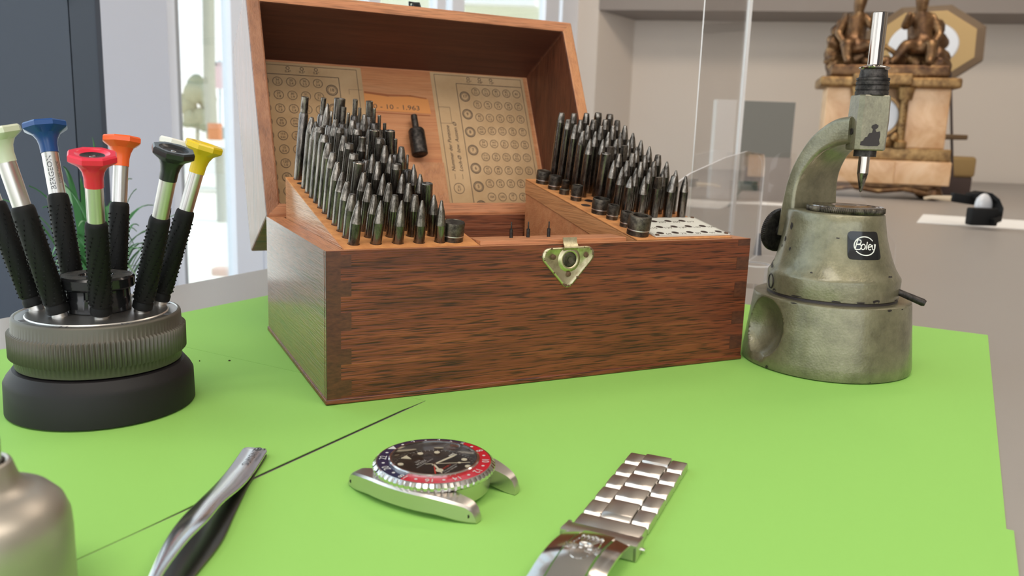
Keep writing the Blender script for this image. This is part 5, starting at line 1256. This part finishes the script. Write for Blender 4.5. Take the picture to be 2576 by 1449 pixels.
for px, py, D in cpt: c0 = at(px, py, D); rings.append([c0+F2*x*1.3+Vector((0, 0, z)) for x, z in ((-1, -.35), (1, -.35), (1, .35), (-1, .35))])
mb.loft(rings); mb.box((-2.1, -.9, -1.35), (2.1, .9, 1.35), bev=.25, mx=frame(at(2470, 545, 127), R2, F2)); mb.build('strap', 'rubber', t)
mb = MB(); blob(mb, at(2474, 517, 130), (1.75, 1.0, 1.9), 4, 3, .04); mb.build('lens_bubble', 'lens', t)
mb = MB(); mb.tube([at(2462, 552, 126.6), at(2484, 549, 126.6), at(2490, 535, 126.4)], .12, 8); mb.build('wire_frame', 'chrome', t)
# wall of things behind: octagonal clock on the wall side
oc_c = fp(2322, 116, 262); t = thing('octagonal_clock', 'octagonal gilt wall clock with a white dial half hidden behind the figures', 'clock', (oc_c.x, oc_c.y, 0), )
dv = (-F2*.75-R2*.35).normalized(); om = axis(oc_c, tuple(dv+Vector((0, 0, .06))), tuple(R2))
def octo(r, z, k=1.0): return [(r*math.cos(PI/8+q*PI/4)*1.02, r*math.sin(PI/8+q*PI/4)*.72*k, z) for q in range(8)]
mb = MB(); mb.loft([octo(17.6, -3), octo(17.6, 1.2), octo(15.0, 1.6)], 0, om, caps=True); mb.build('clock_frame', 'dark_frame', t, smooth=False)
mb = MB(); mb.loft([octo(15.0, 1.61), octo(14.6, 1.65)], 0, om, caps=True); mb.build('gilt_face', 'gold_frame', t, smooth=False)
mb = MB(); mb.lathe([(9.8, 1.7), (9.4, 2.0), (0, 2.05)], 48, mx=om @ Matrix.Diagonal((1.0, .74, 1, 1)), caps=False); mb.build('clock_dial', 'dial_white', t)
mb = MB(); mb.box((-.3, -1, 2.1), (.3, 4, 2.2), mx=om); mb.box((-.3, -1, 2.1), (.3, 5, 2.2), mx=om @ Matrix.Rotation(2.0, 4, 'Z')); mb.build('clock_hand', 'velvet', t, smooth=False)
mb = MB(); mb.tube([oc_c+F2*3+Vector((0, 0, -14)), oc_c+F2*4+Vector((0, 0, -oc_c.z+.2))], 1.2, 10); mb.lathe([(9, -.05), (9, .8), (0, 1)], 24, mx=Matrix.Translation((oc_c.x+F2.x*4, oc_c.y+F2.y*4, 0))); mb.build('clock_stand', 'dark_frame', t)
# low gilt box on a dark foot, and a hanging scale beside the mantel clock
t = thing('gilt_box', 'low gold coloured box on a dark base beside the mantel clock', 'box', (200, 119, 0))
bmx = frame((200.6, 119.5, 0), R2, F2)
mb = MB(); mb.box((-8, -5, 4.9), (6.6, 6, 10.6), bev=1.0, mx=bmx); mb.build('box_body', 'gold_frame', t)
mb = MB(); mb.box((-7.5, -4.6, -.05), (6.0, 5.6, 5.0), bev=.3, mx=bmx); mb.build('box_base', 'velvet', t)
t = thing('scale_stand', 'thin hooked metal rod holding a small dark tray beside the mantel clock', 'scale', (187.5, 112.5, 0))
mb = MB(); mb.tube([at(2396, 455, 218), at(2394, 335, 218), at(2391, 185, 218), at(2386, 170, 218), at(2374, 172, 218), at(2368, 190, 218)], .33, 8); mb.build('hook_rod', 'velvet', t)
mb = MB(); mb.box((-4.4, -3, -.8), (4.2, 3, .5), bev=.3, mx=frame(at(2380, 343, 218), R2, F2)); mb.build('scale_tray', 'dark_frame', t)

# ------------------------------------------------------------------ alabaster mantel clock with gilt figures
mc0 = Vector((163.5, 110.5, 0)); CX = (Vector((172.6, 100.4, 0))-Vector((152.0, 118.2, 0))).normalized(); CY = Vector((-CX.y, CX.x, 0))
CM = frame((162.9, 110.0, 0), CX, CY)       # x across, y away from the viewer
t = thing('mantel_clock', 'antique alabaster mantel clock with gilt columns and two seated bronze figures', 'clock', (162.9, 110.0, 0))
def cb(nm, a, b, mt_, bev=.3): 
    mb = MB(); mb.box(a, b, bev=bev, mx=CM); return mb.build(nm, mt_, t)
for x in (-12.5, 12.5):
    for y in (-4, 5): MB().lathe([(.9, -.05), (1.9, .5), (2.3, 1.5), (1.9, 2.6), (1.0, 3.0), (1.3, 3.6)], 24, mx=CM @ Matrix.Translation((x, y, 0))).build('foot', 'bronze', t)
mb = MB(); mb.tube([CM @ Vector((-13, -5, 1.4)), CM @ Vector((-6, -5.6, 2.6)), CM @ Vector((0, -5.8, 1.8)), CM @ Vector((6, -5.6, 2.6)), CM @ Vector((12, -5, 1.4))], .7, 10); mb.box((-14, -5, 2.4), (14, 6, 3.8), bev=.3, mx=CM); mb.build('foot_rail', 'bronze', t)
cb('base_slab', (-15.6, -6.5, 3.6), (15.4, 7, 9.2), 'alabaster'); cb('base_block', (-3.2, -7.2, 3.6), (3.0, -6, 9.2), 'alabaster')
cb('gilt_band', (-15.0, -6.0, 9.2), (15.0, 6.5, 12.2), 'gilt')
for x0, x1 in ((-13.8, -6.4), (3.4, 13.6)): cb('alabaster_pier', (x0, -5.0, 12.2), (x1, 5.6, 26.2), 'alabaster')
cb('back_panel', (-6.4, -2.2, 12.2), (3.4, 5.0, 26.2), 'alabaster', .1)
cb('cornice', (-15.8, -6.6, 26.2), (15.4, 7, 28.6), 'gilt', .6); cb('cornice_block', (-8.5, -7.6, 26.6), (4.6, -5, 29.4), 'gilt', .5); cb('figure_plinth', (-13.5, -5.4, 28.6), (13.0, 5.6, 31.6), 'bronze', .8)
for x in (-6.6, 3.6):
    mb = MB(); mb.lathe([(1.6, 23.4), (1.9, 25.2), (2.1, 26.2), (1.5, 26.3)], 20, mx=CM @ Matrix.Translation((x, -5.6, 0))); mb.build('capital', 'gilt', t)
    mb = MB(); mb.lathe([(1.5, 12.2), (1.6, 13.5), (1.0, 14), (.95, 23.4), (1.5, 23.6)], 20, mx=CM @ Matrix.Translation((x, -5.6, 0)), rad=lambda a, r, z: r+(.25*math.cos(z*3.4) if 14 < z < 23.3 else 0))
    for k in range(9): blob(mb, CM @ Vector((x, -6.6, 14.6+k*1.0)), (.35, .35, .4), k, 1, .05)
    mb.build('column', 'gilt', t)
mb = MB(); dm = axis(CM @ Vector((-1.5, -4.6, 19.6)), tuple(-CY), tuple(CX)); mb.ring(4.3, 5.0, mx=dm, h=.6); mb.lathe([(4.3, -1.5), (4.4, .3), (5.0, .5), (5.1, -1.5)], 40, mx=dm); mb.build('dial_bezel', 'gilt', t)
MB().lathe([(4.3, .1), (0, .15)], 40, mx=dm, caps=False).build('clock_dial', 'dial_white', t)
for k, (x, z) in enumerate(((-3.5, 13.4), (-1.5, 14.2), (.8, 13.4), (2.4, 14.6), (-5.2, 14.6))):
    mb = MB(); blob(mb, CM @ Vector((x, -6, z)), (1.5, .8, 1.1), k, 2, .2); mb.build('gilt_ornament', 'gilt', t)
# seated figures grown with a skin from joint chains
def figure(x0, flip, seed):
    J = {'pel': (0, 0, 1.9), 'wst': (.3, .2, 4.6), 'cst': (.0, .1, 8.0), 'nck': (-.3, -.3, 10.6), 'hd': (-.6, -.7, 12.6), 'hd2': (-.7, -.9, 14.2),
         's1': (2.0, 0, 9.4), 'e1': (3.4, -1.2, 6.4), 'h1': (2.2, -3.2, 4.4), 's2': (-2.2, 0, 9.4), 'e2': (-3.6, -1.6, 7.4), 'h2': (-3.0, -3.4, 10.2),
         'k1': (1.8, -4.0, 4.6), 'f1': (1.4, -4.6, 1.3), 't1': (1.2, -5.9, .4), 'k2': (-3.0, -3.4, 4.4), 'f2': (-4.9, -3.8, 1.4), 't2': (-6.0, -4.6, .4)}
    Eg = [('pel', 'wst'), ('wst', 'cst'), ('cst', 'nck'), ('nck', 'hd'), ('hd', 'hd2'), ('cst', 's1'), ('s1', 'e1'), ('e1', 'h1'), ('cst', 's2'), ('s2', 'e2'), ('e2', 'h2'), ('pel', 'k1'), ('k1', 'f1'), ('f1', 't1'), ('pel', 'k2'), ('k2', 'f2'), ('f2', 't2')]
    R = {'pel': 2.1, 'wst': 1.8, 'cst': 2.1, 'nck': .8, 'hd': 1.25, 'hd2': 1.05, 's1': .95, 'e1': .75, 'h1': .5, 's2': .95, 'e2': .75, 'h2': .5, 'k1': 1.15, 'f1': .75, 't1': .5, 'k2': 1.15, 'f2': .75, 't2': .5}
    names = list(J); me = bpy.data.meshes.new('figure')
    pos = [CM @ Vector((x0+J[n][0]*flip*1.15, J[n][1]*1.1+1.0, 31.4+J[n][2]*1.22)) for n in names]; org = Vector((162.9, 110.0, 0))
    me.from_pydata([(p-org)*S for p in pos], [(names.index(a), names.index(b)) for a, b in Eg], [])
    o = bpy.data.objects.new('seated_figure', me); COL.objects.link(o); o.parent = t
    sk = o.modifiers.new('skin', 'SKIN'); su = o.modifiers.new('sub', 'SUBSURF'); su.levels = 2
    if not me.skin_vertices: me.skin_vertices.new()
    for v, n in zip(me.skin_vertices[0].data, names): v.radius = (R[n]*S*1.4, R[n]*S*1.4)
    me.skin_vertices[0].data[0].use_root = True
    dg = bpy.context.evaluated_depsgraph_get(); m2 = bpy.data.meshes.new_from_object(o.evaluated_get(dg)); o.modifiers.clear(); o.data = m2
    m2.materials.clear(); m2.materials.append(M['bronze']); m2.polygons.foreach_set('use_smooth', [True]*len(m2.polygons))
    # drapery over lap and the rocks they sit on
    mb = MB()
    for k, (x, y, z, r) in enumerate(((2.6, 1.5, 1.2, 3.0), (-1.0, 2.0, 1.2, 3.2), (4.6, 1.6, 2.6, 2.2), (3.9, 1.2, 5.4, 2.0), (3.4, 1.6, 8.4, 1.9))): blob(mb, CM @ Vector((x0+x*flip, y, 31.0+z*1.15)), (r*1.2, r*.9, r*1.15), seed*7+k, 3, .34)
    mb.build('drapery', 'bronze', t)
    mb = MB(); h = pos[names.index('hd2')]
    for k in range(7): q = k*.9; blob(mb, h+CX*math.cos(q)*.8+Vector((0, 0, math.sin(q)*.5+.5))+CY*.4, (.75, .75, .75), seed+k, 2, .1)
    mb.build('curled_hair', 'bronze', t)
figure(6.6, 1, 3); figure(-8.4, -1, 8)
for k, (x, y, z, r) in enumerate(((-1.5, -1, 32.2, 2.2), (-4.2, -1, 32.8, 1.9), (1.6, -1.5, 32.6, 1.9), (11.4, 0, 32.4, 2.2), (-12.4, 0, 32.6, 2.0))):
    mb = MB(); blob(mb, CM @ Vector((x, y, z)), (r*1.2, r, r*.8), 40+k, 3, .3); mb.build('rock', 'bronze', t)
mb = MB()
mb.tube([CM @ Vector((-4.6, -1.5, 33)), CM @ Vector((-1.4, -2, 36.0)), CM @ Vector((2.4, -2, 33.4))], .7, 10); mb.build('trophy', 'gilt', t)

# tidy: helper property off, unique bookkeeping done
for o in bpy.data.objects:
    if '_org' in o: del o['_org']
